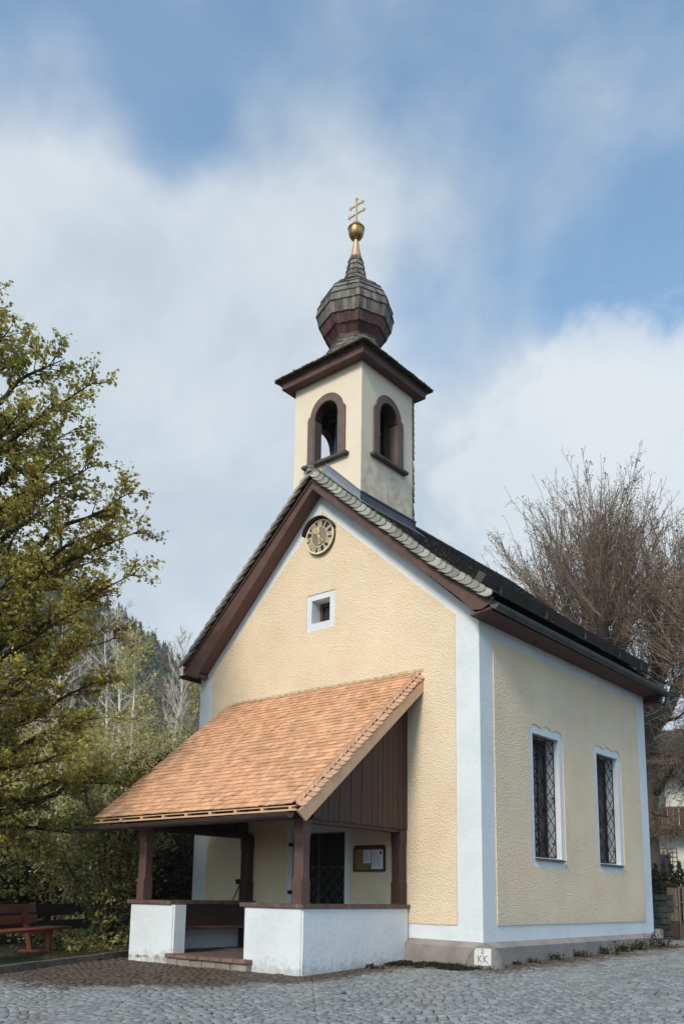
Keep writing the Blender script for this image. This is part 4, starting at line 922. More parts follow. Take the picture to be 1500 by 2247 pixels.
stroke(pl_([(.24, .60), (.26, .18)])); stroke(pl_([(.44, .60), (.27, .38), (.46, .18)])); stroke(pl_([(.56, .60), (.58, .18)])); stroke(pl_([(.76, .60), (.59, .38), (.80, .18)]))
stroke(pl_([(.40, .88), (.46, .95), (.54, .93), (.53, .84), (.42, .72), (.58, .72)]), .006)
lt.out('lettering', mat('faded_lettering', (.24, .19, .18), .8, .1, 20), bs_)
# broom leaning in the porch
br = thing('broom', (-4.72, -.2, 0), 'black-headed broom leaning against the chapel wall behind the porch bench', 'broom')
MB().tube([(-4.92, -.24, -.4), (-4.66, -.10, .28)], .011, 8).out('handle', M['railwood'], br)
b_ = MB(); rg = random.Random(1)
b_.obox((-4.655, -.098, .295), (1, .3, .1), (-.3, 1, 0), (0, 0, 1), .075, .03, .016)
for i in range(160): x = rg.uniform(-.07, .07); y = rg.uniform(-.028, .028); b_.tube([(-4.655+x, -.098+y+.3*x, .305), (-4.655+x*1.15+rg.uniform(-.01, .01), -.098+y*1.3+.3*x, .355+rg.uniform(-.01, .01))], .0022, 3, False)
b_.out('head', M['black'], br)
# bell ropes
for x, y, z1, lab in ((-3.30, .60, 8.75, 'thin blue bell rope seen through the front belfry opening'), (-2.62, 1.0, 8.35, 'blue bell rope with knot seen through the right belfry opening')):
    r_ = MB().tube([(x, y, 7.56), (x+.01, y, 8.0), (x+.03, y, z1)], .008, 6)
    if x > -3: r_.tube([(x-.03, y-.03, 7.98), (x+.04, y+.03, 7.99)], .008, 5); r_.obox((x, y, 8.36), (1, 1, 0), (-1, 1, 0), (0, 0, 1), .07, .02, .012)
    else: r_.tube([(x-.02, y, 7.9), (x+.03, y, 7.88)], .005, 5)
    tag(r_.out('bell_rope', mat('blue_rope', (.06, .16, .35), .7, .1, 20), base=(x, y, 7.56)), lab, 'rope')

# ------------------------------------------------------------------ surroundings
def gh(x, y): return float(gz(x, y)+hill(x, y))
def prisms(A, B, ra, rb):
    """three-sided tapered sticks"""
    A, B = np.asarray(A, float), np.asarray(B, float); n = len(A); d = B-A; d /= np.linalg.norm(d, axis=1)[:, None]+1e-9
    ref = np.where(np.abs(d[:, 2:3]) < .9, np.array([[0, 0, 1.]]), np.array([[1., 0, 0]])); a = np.cross(d, ref); a /= np.linalg.norm(a, axis=1)[:, None]+1e-9; b = np.cross(d, a)
    ra = np.broadcast_to(ra, (n,))[:, None]; rb = np.broadcast_to(rb, (n,))[:, None]; V = []
    for P, r in ((A, ra), (B, rb)):
        for k in range(3): t = 2*math.pi*k/3; V.append(P+r*(a*math.cos(t)+b*math.sin(t)))
    V = np.stack(V, 1).reshape(-1, 3); base = np.arange(n)[:, None, None]*6
    F = (base+np.array([[0, 1, 4, 3], [1, 2, 5, 4], [2, 0, 3, 5]])[None]).reshape(-1, 4); return V, F
class Sticks:
    def __init__(s): s.A = []; s.B = []; s.ra = []; s.rb = []
    def seg(s, a, b, ra, rb): s.A.append(a); s.B.append(b); s.ra.append(ra); s.rb.append(rb)
    def path(s, P, r0, r1):
        n = len(P)-1
        for i in range(n): s.seg(P[i], P[i+1], r0+(r1-r0)*i/n, r0+(r1-r0)*(i+1)/n)
    def out(s, name, material, parent):
        V, F = prisms(s.A, s.B, np.array(s.ra), np.array(s.rb)); return link(name, V, F, material, parent)
def curve(a, b, n, wob_, rg, lift=0.):
    a, b = np.array(a, float), np.array(b, float); L_ = np.linalg.norm(b-a); off = rg.normal(size=(n+1, 3)); k = np.array([.25, .5, .25])
    for _ in range(2): off = np.stack([np.convolve(np.pad(off[:, j], 1, mode='edge'), k, 'valid') for j in range(3)], 1)
    t = np.linspace(0, 1, n+1)[:, None]; w = np.sin(np.pi*t)**.7
    P = a+(b-a)*t+off*w*wob_*L_; P[:, 2] += (np.sin(np.pi*t)*lift*L_)[:, 0]; return P

# big leafy tree at the left edge
def big_tree():
    rg = np.random.default_rng(5); base = atD(-210, 2080, 15.5); base[2] = gh(base[0], base[1])
    T = thing('leafy_tree', base, 'large spring-green broadleaf tree spreading its branches in from the left over the bench', 'tree')
    tips = [(20, 640, 15.5), (60, 700, 14.6), (175, 775, 14.6), (245, 822, 14), (150, 870, 13.7), (195, 930, 14.4), (165, 990, 13.4), (90, 760, 15.5), (130, 1000, 15), (235, 1010, 14.2), (180, 1060, 13.6), (320, 1068, 13.9),
            (338, 1152, 13.9), (290, 1130, 13.3), (250, 1215, 14.6), (330, 1245, 13.4), (280, 1290, 13.9), (200, 1330, 13), (230, 1190, 15), (290, 1385, 14.2), (235, 1400, 13.3), (262, 1470, 13.9), (130, 1440, 12.6), (60, 1250, 12.8), (40, 1100, 14),
            (240, 1560, 13.2), (120, 1560, 14.2), (60, 1380, 14.4), (20, 900, 14.5), (90, 880, 13.6), (30, 1480, 12.6), (150, 1220, 13), (100, 1330, 14.8), (20, 1180, 15), (100, 1120, 13),
            (330, 1700, 14.8), (250, 1690, 14.2), (190, 1640, 12.8), (70, 1700, 13.2), (140, 1860, 14.9), (50, 1850, 13.7), (240, 1820, 15.0), (30, 1600, 13.6), (100, 1750, 14.6), (20, 1950, 14.5), (-60, 1750, 13.4), (-50, 1500, 12.6), (-80, 1200, 12.4), (-60, 950, 13.5)]
    ends = [atD(t[0]-32, t[1]+12, t[2]) for t in tips]
    for i in range(46):     # the far side of the crown, out of the picture
        a_ = rg.uniform(0, 2*math.pi); z = rg.uniform(1.5, 8.0); r = 4.3*math.sqrt(max(.05, 1-((z-5)/6.2)**2))*rg.uniform(.6, 1); e = np.array([base[0]+r*math.cos(a_), base[1]+r*math.sin(a_), z])
        d = e-CAM; s = 750+PCX+FOC*(d@RT)/(d@FW)
        if s > -20: continue
        ends.append(e)
    tk = MB(); top = base+np.array([-.3, .2, 8.6]); TP = curve(base-[0, 0, .2], top, 10, .03, rg)
    tk.tube(TP, [.27-.024*i for i in range(11)], 10); tr_ = tk.out('trunk', M['bark'], T, True)
    lb = MB(); S = Sticks(); LP = []
    for e in ends:
        hd = math.hypot(e[0]-base[0], e[1]-base[1]); za = min(max(e[2]-.55*hd, 1.0), 8.6); t = (za-base[2])/(top[2]-base[2]); a_ = TP[min(int(t*10), 10)]*1.; a_[2] = za
        P = curve(a_, e, 12, .035, rg, .03); r0 = .05+.012*np.linalg.norm(e-a_); lb.tube(P, [r0*(1-i/12)**1.1+.006 for i in range(13)], 6, False)
        LL = np.linalg.norm(e-a_); d0 = (e-a_)/LL
        nb_ = int(LL/.23)+4
        for _ in range(nb_):
            t = rg.uniform(.30, 1.)**.8; i = min(int(t*12), 11); p = P[i]+(P[i+1]-P[i])*(t*12-i if t < 1 else 1)
            side = np.cross(d0, [0, 0, 1]); side /= np.linalg.norm(side); sg = rg.choice((-1, 1)); dd = d0*rg.uniform(.35, .9)+side*sg*rg.uniform(.35, .9)+np.array([0, 0, rg.uniform(-.25, .45)]); dd /= np.linalg.norm(dd)
            l_ = rg.uniform(.45, 1.05)*(1.1-t*.62); q = curve(p, p+dd*l_, 4, .07, rg, .04); S.path(q, .011, .004)
            for m_ in range(int(l_/.10)+3):
                u = rg.uniform(.15, 1.); j = min(int(u*4), 3); pp = q[j]+(q[j+1]-q[j])*(u*4-j); d2 = dd+rg.normal(size=3)*.55; d2[2] *= .7; d2 /= np.linalg.norm(d2); l2 = rg.uniform(.10, .30); S.seg(pp, pp+d2*l2, .004, .002)
                k = rg.integers(5, 10); tt = rg.random(k)[:, None]; LP.append(pp+d2*l2*tt*1.15+rg.normal(size=(k, 3))*[.035, .035, .03])
    lb.out('limbs', M['bark'], T, True); S.out('twigs', M['bark'], T)
    P = np.concatenate(LP); print('leaves', len(P)); leafobj('crown', P, .053, M['leaf'], T, rg=rg, sag=.35, aspect=1.35)
big_tree()

# generic bush: stems fanning from the base and leaf clumps round their ends
def bush(name, base, h, w, label, cat, leafm, size, nleaf, barkm, group=None, nst=9, stem_r=.025, seed=1, clump=.28, low=.15, twig_r=.006, ntw=12):
    rg = np.random.default_rng(seed); base = np.array(base, float); T = thing(name, base, label, cat, group); S = Sticks(); mb = MB(); C = []
    for i in range(nst):
        a_ = rg.uniform(0, 2*math.pi); r = w*rg.uniform(.15, 1); e = base+np.array([r*math.cos(a_), r*math.sin(a_), h*math.sqrt(max(.1, 1-(r/w)**2*.75))*rg.uniform(.75, 1.05)]); s = base+np.array([rg.normal()*.07*w, rg.normal()*.07*w, -.05])
        P = curve(s, e, 8, .05, rg, .05); mb.tube(P, [stem_r*(1-.8*k/8) for k in range(9)], 5, False)
        for _ in range(ntw):
            t = rg.uniform(low, 1); k = min(int(t*8), 7); p = P[k]+(P[k+1]-P[k])*(t*8-k); d = rg.normal(size=3)+np.array([math.cos(a_), math.sin(a_), .9])*.8; d /= np.linalg.norm(d); l_ = rg.uniform(.12, .3)*min(h, w*1.6); q = curve(p, p+d*l_, 4, .08, rg); S.path(q, twig_r, twig_r*.4); C.append(q[2]); C.append(q[4]); C.append(q[3])
    mb.out('stems', barkm, T, True); S.out('twigs', barkm, T)
    C = np.array(C); idx = rg.integers(0, len(C), nleaf); P = C[idx]+rg.normal(size=(nleaf, 3))*clump*np.array([1, 1, .8])*rg.random((nleaf, 1)); leafobj('foliage', P, size, leafm, T, rg=rg, sag=.1)
    return T
def gnd(px, py, D): p = atD(px, py, D); p[2] = gh(p[0], p[1]); return p
bush('shrub', gnd(238, 2080, 15.6), 3.3, 1.05, 'tall many-stemmed green shrub with reddish bark beside the porch pier', 'shrub', M['leafdark'], .05, 7000, M['bark_red'], nst=13, stem_r=.042, seed=4, clump=.2, low=.25)
bush('shrub', gnd(120, 2060, 18.5), 3.6, 1.6, 'loose green shrub growing behind the rail fence and the bench', 'shrub', M['leafbright'], .055, 6000, M['twig'], nst=10, stem_r=.022, seed=6, clump=.25, low=.2)  # brighter leaf colour makes up for the big tree's shade
bush('shrub', gnd(340, 2060, 20.5), 3.6, 1.7, 'dark dense shrub with red-brown twigs seen through the porch', 'shrub', M['leafhedge'], .06, 22000, M['bark_red'], nst=16, stem_r=.02, seed=8, clump=.3, low=.05)
bush('shrub', gnd(418, 2060, 22), 3.4, 1.9, 'dark shrub half hidden behind the chapel wall', 'shrub', M['leafhedge'], .06, 20000, M['bark_red'], nst=16, stem_r=.02, seed=18, clump=.3, low=.05)
bush('shrub', gnd(20, 2060, 19.5), 1.7, 1.5, 'dark green shrub in shade behind the bench', 'shrub', M['leafhedge'], .065, 8000, M['bark'], nst=12, stem_r=.02, seed=9, clump=.3, low=.05)
bush('shrub', gnd(410, 1950, 27), 6.6, 2.3, 'tall brown-twigged shrub rising over the porch roof beside the chapel corner', 'shrub', M['leafdark'], .07, 9000, M['twig'], nst=26, stem_r=.03, seed=12, clump=.3, low=.2, twig_r=.012, ntw=22)
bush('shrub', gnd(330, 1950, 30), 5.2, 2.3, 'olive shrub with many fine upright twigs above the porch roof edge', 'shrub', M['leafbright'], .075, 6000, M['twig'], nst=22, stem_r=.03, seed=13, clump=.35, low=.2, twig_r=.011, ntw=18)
sp = [(250, 38, 4.2, 'bright yellow-green bush low on the bank, left of the porch roof'), (160, 34, 3.8, 'pale green bush behind the lowest branches of the leafy tree'), (60, 32, 4.0, 'green bush on the bank above the white shed'), (205, 55, 5.5, 'yellow-green bush half way up the bank'),
      (320, 52, 5.0, 'light green bush on the bank above the porch roof'), (400, 58, 6.0, 'sunlit green bush on the bank next to the chapel eave'), (110, 58, 6.0, 'light bush high on the bank behind the leafy tree'), (285, 75, 6.5, 'sunlit bush at the foot of the wood')]
for i, (px, D, h_, lab) in enumerate(sp):
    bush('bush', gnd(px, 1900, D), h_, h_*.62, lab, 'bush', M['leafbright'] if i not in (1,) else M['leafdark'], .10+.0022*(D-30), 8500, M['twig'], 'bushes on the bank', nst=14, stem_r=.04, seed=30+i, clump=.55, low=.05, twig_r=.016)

# birch-like pale bare trees
def bare_tree(name, base, h, w, label, group, mat_, rad=.11, seed=1, nb_=26, tw=7, first=.25, up_=.9, leafn=0, leafm=None, twr=.022):
    rg = np.random.default_rng(seed); base = np.array(base, float); T = thing(name, base, label, 'tree', group)
    top = base+np.array([rg.normal()*.05*h, rg.normal()*.05*h, h]); P = curve(base-[0, 0, .3], top, 14, .012, rg); mb = MB(); mb.tube(P, [rad*(1-.93*i/14) for i in range(15)], 7); mb.out('trunk', mat_, T, True); S = Sticks(); LP = []
    for i in range(nb_):
        t = first+(1-first)*(i+.5)/nb_; k = min(int(t*14), 13); p = P[k]+(P[k+1]-P[k])*(t*14-k); a_ = rg.uniform(0, 2*math.pi); ll = w*(1.05-.75*(t-first)/(1-first))*rg.uniform(.7, 1.1); d = np.array([math.cos(a_), math.sin(a_), up_*rg.uniform(.7, 1.3)]); d /= np.linalg.norm(d)
        q = curve(p, p+d*ll, 6, .05, rg, -.06); S.path(q, rad*.32*(1.1-t)+.015, twr*.6)
        for _ in range(tw):
            u = rg.uniform(.2, 1); j = min(int(u*6), 5); pp = q[j]+(q[j+1]-q[j])*(u*6-j); d2 = d+rg.normal(size=3)*.4+np.array([0, 0, .35]); d2 /= np.linalg.norm(d2); l2 = ll*rg.uniform(.25, .5); q2 = curve(pp, pp+d2*l2, 3, .06, rg); S.path(q2, twr*.8, twr*.35); LP.append(q2[2]); LP.append(q2[3])
            for _ in range(3):
                v_ = rg.integers(0, 3); d3 = d2+rg.normal(size=3)*.45; d3 /= np.linalg.norm(d3); S.seg(q2[v_], q2[v_]+d3*l2*.45, twr*.45, twr*.2)
    S.out('branches', mat_, T)
    if leafn:
        C = np.array(LP); idx = rg.integers(0, len(C), leafn); leafobj('foliage', C[idx]+rg.normal(size=(leafn, 3))*.3, .13, leafm, T, rg=rg)
g_ = 'pale bare trees on the hillside'
bare_tree('bare_tree', gnd(365, 1900, 62), 13.0, 3.2, 'pale leafless tree with a fan of upright branches just left of the chapel eave', g_, M['pale'], .17, 1, 34, 8, .3, 2.1, twr=.022)
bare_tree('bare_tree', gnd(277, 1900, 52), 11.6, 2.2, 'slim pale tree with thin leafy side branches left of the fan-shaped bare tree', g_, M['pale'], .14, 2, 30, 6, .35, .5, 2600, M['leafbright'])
bare_tree('bare_tree', gnd(222, 1900, 60), 13.4, 3.0, 'pale bare tree at the right edge of the big leafy tree', g_, M['pale'], .15, 3, 26, 7, .4, .9)
bare_tree('bare_tree', gnd(112, 1900, 58), 12.6, 3.0, 'pale bare tree glimpsed through the middle of the leafy tree', g_, M['pale'], .18, 4, 26, 7, .4, .9)
bare_tree('bare_tree', gnd(262, 1900, 78), 19, 4.0, 'tall bare tree standing against the dark conifers', g_, M['pale'], .18, 5, 30, 7, .4, 1.2)
bare_tree('bare_tree', gnd(330, 1900, 90), 17, 3.8, 'brownish bare tree in front of the conifers under the skyline', g_, M['twig'], .18, 6, 30, 8, .3, 1.0)
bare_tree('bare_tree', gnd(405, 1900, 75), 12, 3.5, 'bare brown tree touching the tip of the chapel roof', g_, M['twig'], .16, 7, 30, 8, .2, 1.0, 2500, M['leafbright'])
bare_tree('birch', gnd(136, 2050, 21), 5.2, 1.5, 'thin white-stemmed birch behind the bench', None, M['pale'], .055, 8, 14, 5, .25, 1.2, 0, None, .008)
bare_tree('birch', gnd(229, 2050, 19.5), 4.6, 1.1, 'thin pale birch stem behind the many-stemmed shrub', None, M['pale'], .035, 9, 12, 5, .25, 1.4, 0, None, .007)

# the wood of conifers on the hill, scrub and undergrowth
def conifers():
    rg = np.random.default_rng(21); V = []; F = []
    n = 0
    for _ in range(1300):
        az = rg.uniform(34, 66); D = rg.uniform(95, 330)**1.0; x = CAM[0]-D*math.sin(R(az)); y = CAM[1]+D*math.cos(R(az)); h = rg.uniform(5, 11)*(.8+.2*D/200); z0 = gh(x, y)-.5
        if fb(x, y, .02, 3) < (.12 if D < 210 else -.4): continue
        w = h*rg.uniform(.15, .21); K = 9; nt_ = 9
        for t in range(nt_):
            f0 = t/nt_; zb = z0+h*(.06+.94*f0); ztp = z0+h*(.06+.94*min(1, (t+1.9)/nt_)); r = w*(1-f0)**.85+.12; ph = rg.uniform(0, 6.28); b = len(V); V.append((x, y, ztp))
            for k in range(2*K):
                a_ = ph+math.pi*k/K; rr = r*(rg.uniform(.8, 1.2) if k % 2 == 0 else rg.uniform(.35, .6)); V.append((x+rr*math.cos(a_), y+rr*math.sin(a_), zb-(.10*h/nt_*2 if k % 2 == 0 else -.25*h/nt_)))
            for k in range(2*K): F.append((b, b+1+k, b+1+(k+1) % (2*K)))
        n += 1
    o = link('conifer_wood', np.array(V), np.array(F), M['needle']); tag(o, 'dark conifer wood covering the hillside up to the skyline', 'wood', kind='stuff')
conifers()
def hillwood():
    rg = np.random.default_rng(51); P = []; S = []; K_ = Sticks()
    for _ in range(900):
        az = rg.uniform(40, 66); D = rg.uniform(80, 300); x = CAM[0]-D*math.sin(R(az)); y = CAM[1]+D*math.cos(R(az)); z = gh(x, y); h = rg.uniform(5, 9); w = h*.32; k = 60
        q = rg.normal(size=(k, 3)); q /= np.linalg.norm(q, axis=1)[:, None]; q *= rg.random((k, 1))**.4; P.append(np.array([x, y, z+h*.6])+q*[w, w, h*.42]); S.append(np.full(k, .0024*D+.1))
        for _ in range(7): b = np.array([x, y, z+h*rg.uniform(.2, .5)]); e = b+np.array([rg.normal()*w*.5, rg.normal()*w*.5, h*rg.uniform(.4, .7)]); K_.seg(b, e, .0006*D, .0002*D)
    P = np.concatenate(P); S = np.concatenate(S); V, F = leaves(P, S, rg=rg, aspect=1.2); o = link('hill_wood', V, F, leafmat('distant_budding_leaf', (.20, .185, .10), (.13, .12, .085), .2, .5)); tag(o, 'brownish budding broadleaf wood between the conifers on the hillside', 'wood', kind='stuff')
    V, F = prisms(K_.A, K_.B, np.array(K_.ra), np.array(K_.rb)); o = link('distant_stems', V, F, M['twig']); tag(o, 'pale stems of the hillside wood', 'wood', kind='stuff')
hillwood()
def scrub():
    rg = np.random.default_rng(31); P = []; S = []
    for _ in range(520):
        az = rg.uniform(40, 66); D = 28+rg.random()**1.3*110; x = CAM[0]-D*math.sin(R(az)); y = CAM[1]+D*math.cos(R(az)); z = gh(x, y); h = rg.uniform(.7, 1.5)*(1+D/75); w = h*.85; k = 170
        q = rg.normal(size=(k, 3)); q /= np.linalg.norm(q, axis=1)[:, None]; q *= rg.random((k, 1))**.4; P.append(np.array([x, y, z+h*.45])+q*[w, w, h*.6]); S.append(np.full(k, .05+.0026*D))
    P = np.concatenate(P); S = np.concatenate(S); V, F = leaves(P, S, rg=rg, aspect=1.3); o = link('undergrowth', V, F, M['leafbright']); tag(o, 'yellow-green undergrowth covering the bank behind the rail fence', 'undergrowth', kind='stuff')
scrub()
def groundcover():
    rg = np.random.default_rng(41); n = 9000; px = rg.uniform(-40, 285, n); D = rg.uniform(14.6, 24, n); P = np.array([atD(a_, 2000, d) for a_, d in zip(px, D)])
    dens = np.array([fb(p[0], p[1], 1.3, 8) for p in P])+np.clip((px-120)/160, -.5, .6)*.9; P = P[dens > .0]; P[:, 2] = gz(P[:, 0], P[:, 1])+.05+rg.random(len(P))**2*.26
    P = P[~((P[:, 0] > -4.8) & (P[:, 1] > -2.4))]; P = P[P[:, 0] < np.array([kerbx(y) for y in P[:, 1]])-.25]
    o = leafobj('ground_cover', P, .055, M['leafdark'], rg=rg); tag(o, 'low leafy ground cover between the kerb and the rail fence', 'ground cover', kind='stuff')
    m = 9000; y = rg.uniform(-8.5, -1.2, m); x = np.array([kerbx(v) for v in y])-.12-rg.random(m)**1.5*3.5; keep = (np.array([fb(a_, b_, 1.8, 2) for a_, b_ in zip(x, y)]) > -.05); x, y = x[keep], y[keep]
    A = np.stack([x, y, gz(x, y)+.05], 1); B = A+np.stack([rg.normal(size=len(x))*.02, rg.normal(size=len(x))*.02, rg.uniform(.02, .07, len(x))], 1); V, F = prisms(A, B, .004, .001); o = link('grass', V, F, M['grass']); tag(o, 'sparse short grass on the soil behind the kerb', 'grass', kind='stuff')
groundcover()

# old pollarded limes behind the chapel
def pollard(base, trunk_top, heads, label, seed, rad=.38, ns=46, slen=4.2, cen=None, leafn=7000, low=None):
    rg = np.random.default_rng(seed); base = np.array(base, float); T = thing('lime_tree', base, label, 'tree', 'old pollarded limes behind the chapel'); mb = MB(); S = Sticks(); BP = []
    tt = np.array(trunk_top, float); P = curve(base-[0, 0, .2], tt, 10, .015, rg); mb.tube(P, [rad*(1.25-.45*min(1, i/6)) for i in range(11)], 12); mb.out('trunk', M['bark_grey'], T, True); mb = MB()
    cen = np.mean(heads, axis=0) if cen is None else np.array(cen, float)
    for hd_ in heads:
        hd_ = np.array(hd_, float); Q = curve(tt-[0, 0, .3], hd_, 8, .06, rg, .05); r0 = rad*.52; mb.tube(Q, [r0*(1-.5*i/8)*(1+.12*rg.normal()) for i in range(9)], 8)
        for _ in range(ns):
            s = Q[rg.integers(5, 9)]+rg.normal(size=3)*.15; o_ = (hd_-cen); d = np.array([0, 0, 1.1])+o_*.30+rg.normal(size=3)*[.58, .58, .25]; d /= np.linalg.norm(d); l_ = slen*rg.uniform(.55, 1.05); R0 = rg.uniform(.009, .020)
            q = curve(s, s+d*l_+np.array([0, 0, .12*l_]), 7, .025, rg, -.03); S.path(q, R0, .0045)
            for k in range(int(l_/.14)):
                u = rg.uniform(.12, 1); j = min(int(u*7), 6); pp = q[j]+(q[j+1]-q[j])*(u*7-j); d2 = d+rg.normal(size=3)*.42; d2 /= np.linalg.norm(d2); l2 = rg.uniform(.25, 1.0)*(1.2-u); e = pp+d2*l2; e[2] += .1*l2; S.seg(pp, e, .0058, .0028); BP.append(pp+(e-pp)*rg.random()); BP.append(e)
                if rg.random() < .6: d3 = d2+rg.normal(size=3)*.5; d3 /= np.linalg.norm(d3); m2 = pp+(e-pp)*.5; S.seg(m2, m2+d3*l2*.45, .0055, .003); BP.append(m2+d3*l2*.45)
        for _ in range(26):  # messy short shoots round the head and limb
            s = Q[rg.integers(2, 9)]+rg.normal(size=3)*.1; d = rg.normal(size=3); d[2] = abs(d[2])*.4; d /= np.linalg.norm(d); l_ = rg.uniform(.4, 1.3); q = curve(s, s+d*l_, 4, .12, rg); S.path(q, .010, .004); BP += [q[2], q[3], q[4]]
    for a_, b_, r_ in (low or []):
        a_, b_ = np.array(a_, float), np.array(b_, float); Q = curve(a_, b_, 9, .06, rg, .06); mb.tube(Q, [r_*(1-.8*i/9) for i in range(10)], 7); L_ = np.linalg.norm(b_-a_)
        for _ in range(int(26*L_)):
            u = rg.uniform(.1, 1); j = min(int(u*9), 8); pp = Q[j]+(Q[j+1]-Q[j])*(u*9-j); d = rg.normal(size=3)+(b_-a_)/L_*.8; d[2] += rg.choice((.6, -.4)); d /= np.linalg.norm(d); l_ = rg.uniform(.3, 1.1); q = curve(pp, pp+d*l_, 4, .1, rg); S.path(q, .011, .004); BP += [q[2], q[3], q[4]]
            for _ in range(3): k = rg.integers(1, 5); d2 = d+rg.normal(size=3)*.7; d2 /= np.linalg.norm(d2); S.seg(q[k], q[k]+d2*l_*.4, .006, .003); BP.append(q[k]+d2*l_*.4)
    for zz in np.linspace(1.5, tt[2], 60):  # epicormic shoots on the trunk
        c = base*(1-(zz-base[2])/(tt[2]-base[2]))+tt*((zz-base[2])/(tt[2]-base[2])); c[2] = zz
        for _ in range(4): d = rg.normal(size=3); d[2] = abs(d[2])*.5+.2; d /= np.linalg.norm(d); q = curve(c+d*[rad, rad, 0], c+d*[rad, rad, 0]+d*rg.uniform(.2, .7), 3, .1, rg); S.path(q, .008, .003); BP += [q[1], q[2], q[3]]
    mb.out('limbs', M['bark_grey'], T, True); S.out('branches', M['twig'], T); BP = np.array(BP); idx = rg.integers(0, len(BP), leafn); leafobj('buds', BP[idx]+rg.normal(size=(leafn, 3))*.03, .036, M['bud'], T, rg=rg)
A_ = lambda px, py, D: atD(px, py, D)
b1 = gnd(1312, 1950, 25)
pollard(b1, A_(1310, 1480, 25), [A_(1240, 1330, 24.2), A_(1290, 1300, 25.5), A_(1325, 1270, 24.5), A_(1370, 1310, 25.2), A_(1200, 1370, 25.4), A_(1320, 1350, 23.6), A_(1400, 1340, 24.5), A_(1275, 1375, 26.2), A_(1175, 1395, 24.6),
        A_(1235, 1235, 25), A_(1285, 1190, 24.6), A_(1335, 1180, 25.4), A_(1385, 1215, 24.6), A_(1180, 1300, 24.8), A_(1310, 1230, 26)], 'old pollarded lime with a dome of bare upright shoots directly behind the chapel roof', 3, .40, 26, 2.9, leafn=8000,
        low=[(A_(1330, 1370, 25), A_(1420, 1265, 24.5), .13), (A_(1400, 1285, 24.6), A_(1530, 1300, 24), .10), (A_(1330, 1450, 25), A_(1390, 1400, 24), .10)])
b2 = gnd(1416, 1950, 28.5)
pollard(b2, A_(1428, 1590, 28.5), [A_(1400, 1470, 28), A_(1445, 1430, 28.8), A_(1490, 1400, 28), A_(1420, 1500, 29.5), A_(1500, 1480, 29.2), A_(1465, 1340, 27.5), A_(1540, 1420, 28.5), A_(1430, 1310, 28.5), A_(1500, 1290, 28)], 'thick-trunked pollarded lime just right of the chapel rear corner', 5, .34, 24, 3.3, leafn=9000,
        low=[(A_(1440, 1740, 28.3), A_(1530, 1640, 27), .12), (A_(1440, 1600, 28), A_(1520, 1560, 27), .08), (A_(1430, 1650, 28), A_(1500, 1680, 26), .06), (A_(1440, 1560, 28), A_(1400, 1580, 26.5), .06), (A_(1450, 1690, 28.2), A_(1530, 1760, 27), .05), (A_(1430, 1780, 28.2), A_(1500, 1830, 26.8), .04), (A_(1425, 1820, 28.2), A_(1470, 1850, 27), .04)])
b3 = gnd(1590, 1950, 24)
pollard(b3, A_(1580, 1520, 24), [A_(1500, 1340, 23.5), A_(1560, 1330, 24.5), A_(1620, 1350, 24), A_(1530, 1420, 24.6), A_(1490, 1440, 23.4)], 'pollarded lime at the right edge of the picture, its trunk out of view', 9, .36, 24, 3.0, leafn=6000,
        low=[(A_(1575, 1600, 24), A_(1470, 1500, 23.5), .09), (A_(1575, 1650, 24), A_(1480, 1600, 23), .07)])

# house on the right
pc = atD(1470, 1900, 46); vd = (pc-CAM)[:2]; vd /= np.linalg.norm(vd); he = np.array([vd[1], -vd[0]])
hb = pc[:2]; hz = gh(hb[0], hb[1])
def H(a_, b_, z): return (hb[0]+he[0]*a_+vd[0]*b_, hb[1]+he[1]*a_+vd[1]*b_, z)
def hbox(mb, a0, a1, b0, b1, z0, z1): mb.hexa([H(a0, b0, z0), H(a1, b0, z0), H(a1, b1, z0), H(a0, b1, z0), H(a0, b0, z1), H(a1, b0, z1), H(a1, b1, z1), H(a0, b1, z1)]); return mb
HS = thing('house', H(0, 4, hz), 'white rendered house with dark wooden balcony behind the lime trees at the right edge', 'house')
hbox(MB(), -7, 6, 0, 9, hz-.5, 7.2).out('wall', M['housewhite'], HS)
rf = MB(); rf.hexa([H(-8.2, -1.7, 6.5), H(7.2, -1.7, 6.5), H(7.2, 4.5, 9.0), H(-8.2, 4.5, 9.0), H(-8.2, -1.7, 6.75), H(7.2, -1.7, 6.75), H(7.2, 4.5, 9.25), H(-8.2, 4.5, 9.25)])
rf.hexa([H(-8.2, 4.51, 9.0), H(7.2, 4.51, 9.0), H(7.2, 10.7, 6.5), H(-8.2, 10.7, 6.5), H(-8.2, 4.51, 9.25), H(7.2, 4.51, 9.25), H(7.2, 10.7, 6.75), H(-8.2, 10.7, 6.75)]); rf.out('roof', M['railwood'], HS)
bl = MB(); hbox(bl, -6, 5.5, -1.3, -.02, 3.45, 3.62); bo_ = bl.out('balcony', M['brown'], HS)
for i in range(46): x = -6+i*.25; hbox(MB(), x, x+.225, -1.3, -1.27, 3.62, 4.42).out('board', M['brown'], bo_) if -2.2 < x < 1.5 else None
rl = MB(); hbox(rl, -6, 5.5, -1.34, -1.22, 4.42, 4.52); hbox(rl, -6, -2.3, -1.3, -1.27, 3.62, 4.42); hbox(rl, 1.6, 5.5, -1.3, -1.27, 3.62, 4.42); rl.out('railing', M['brown_h'], bo_)
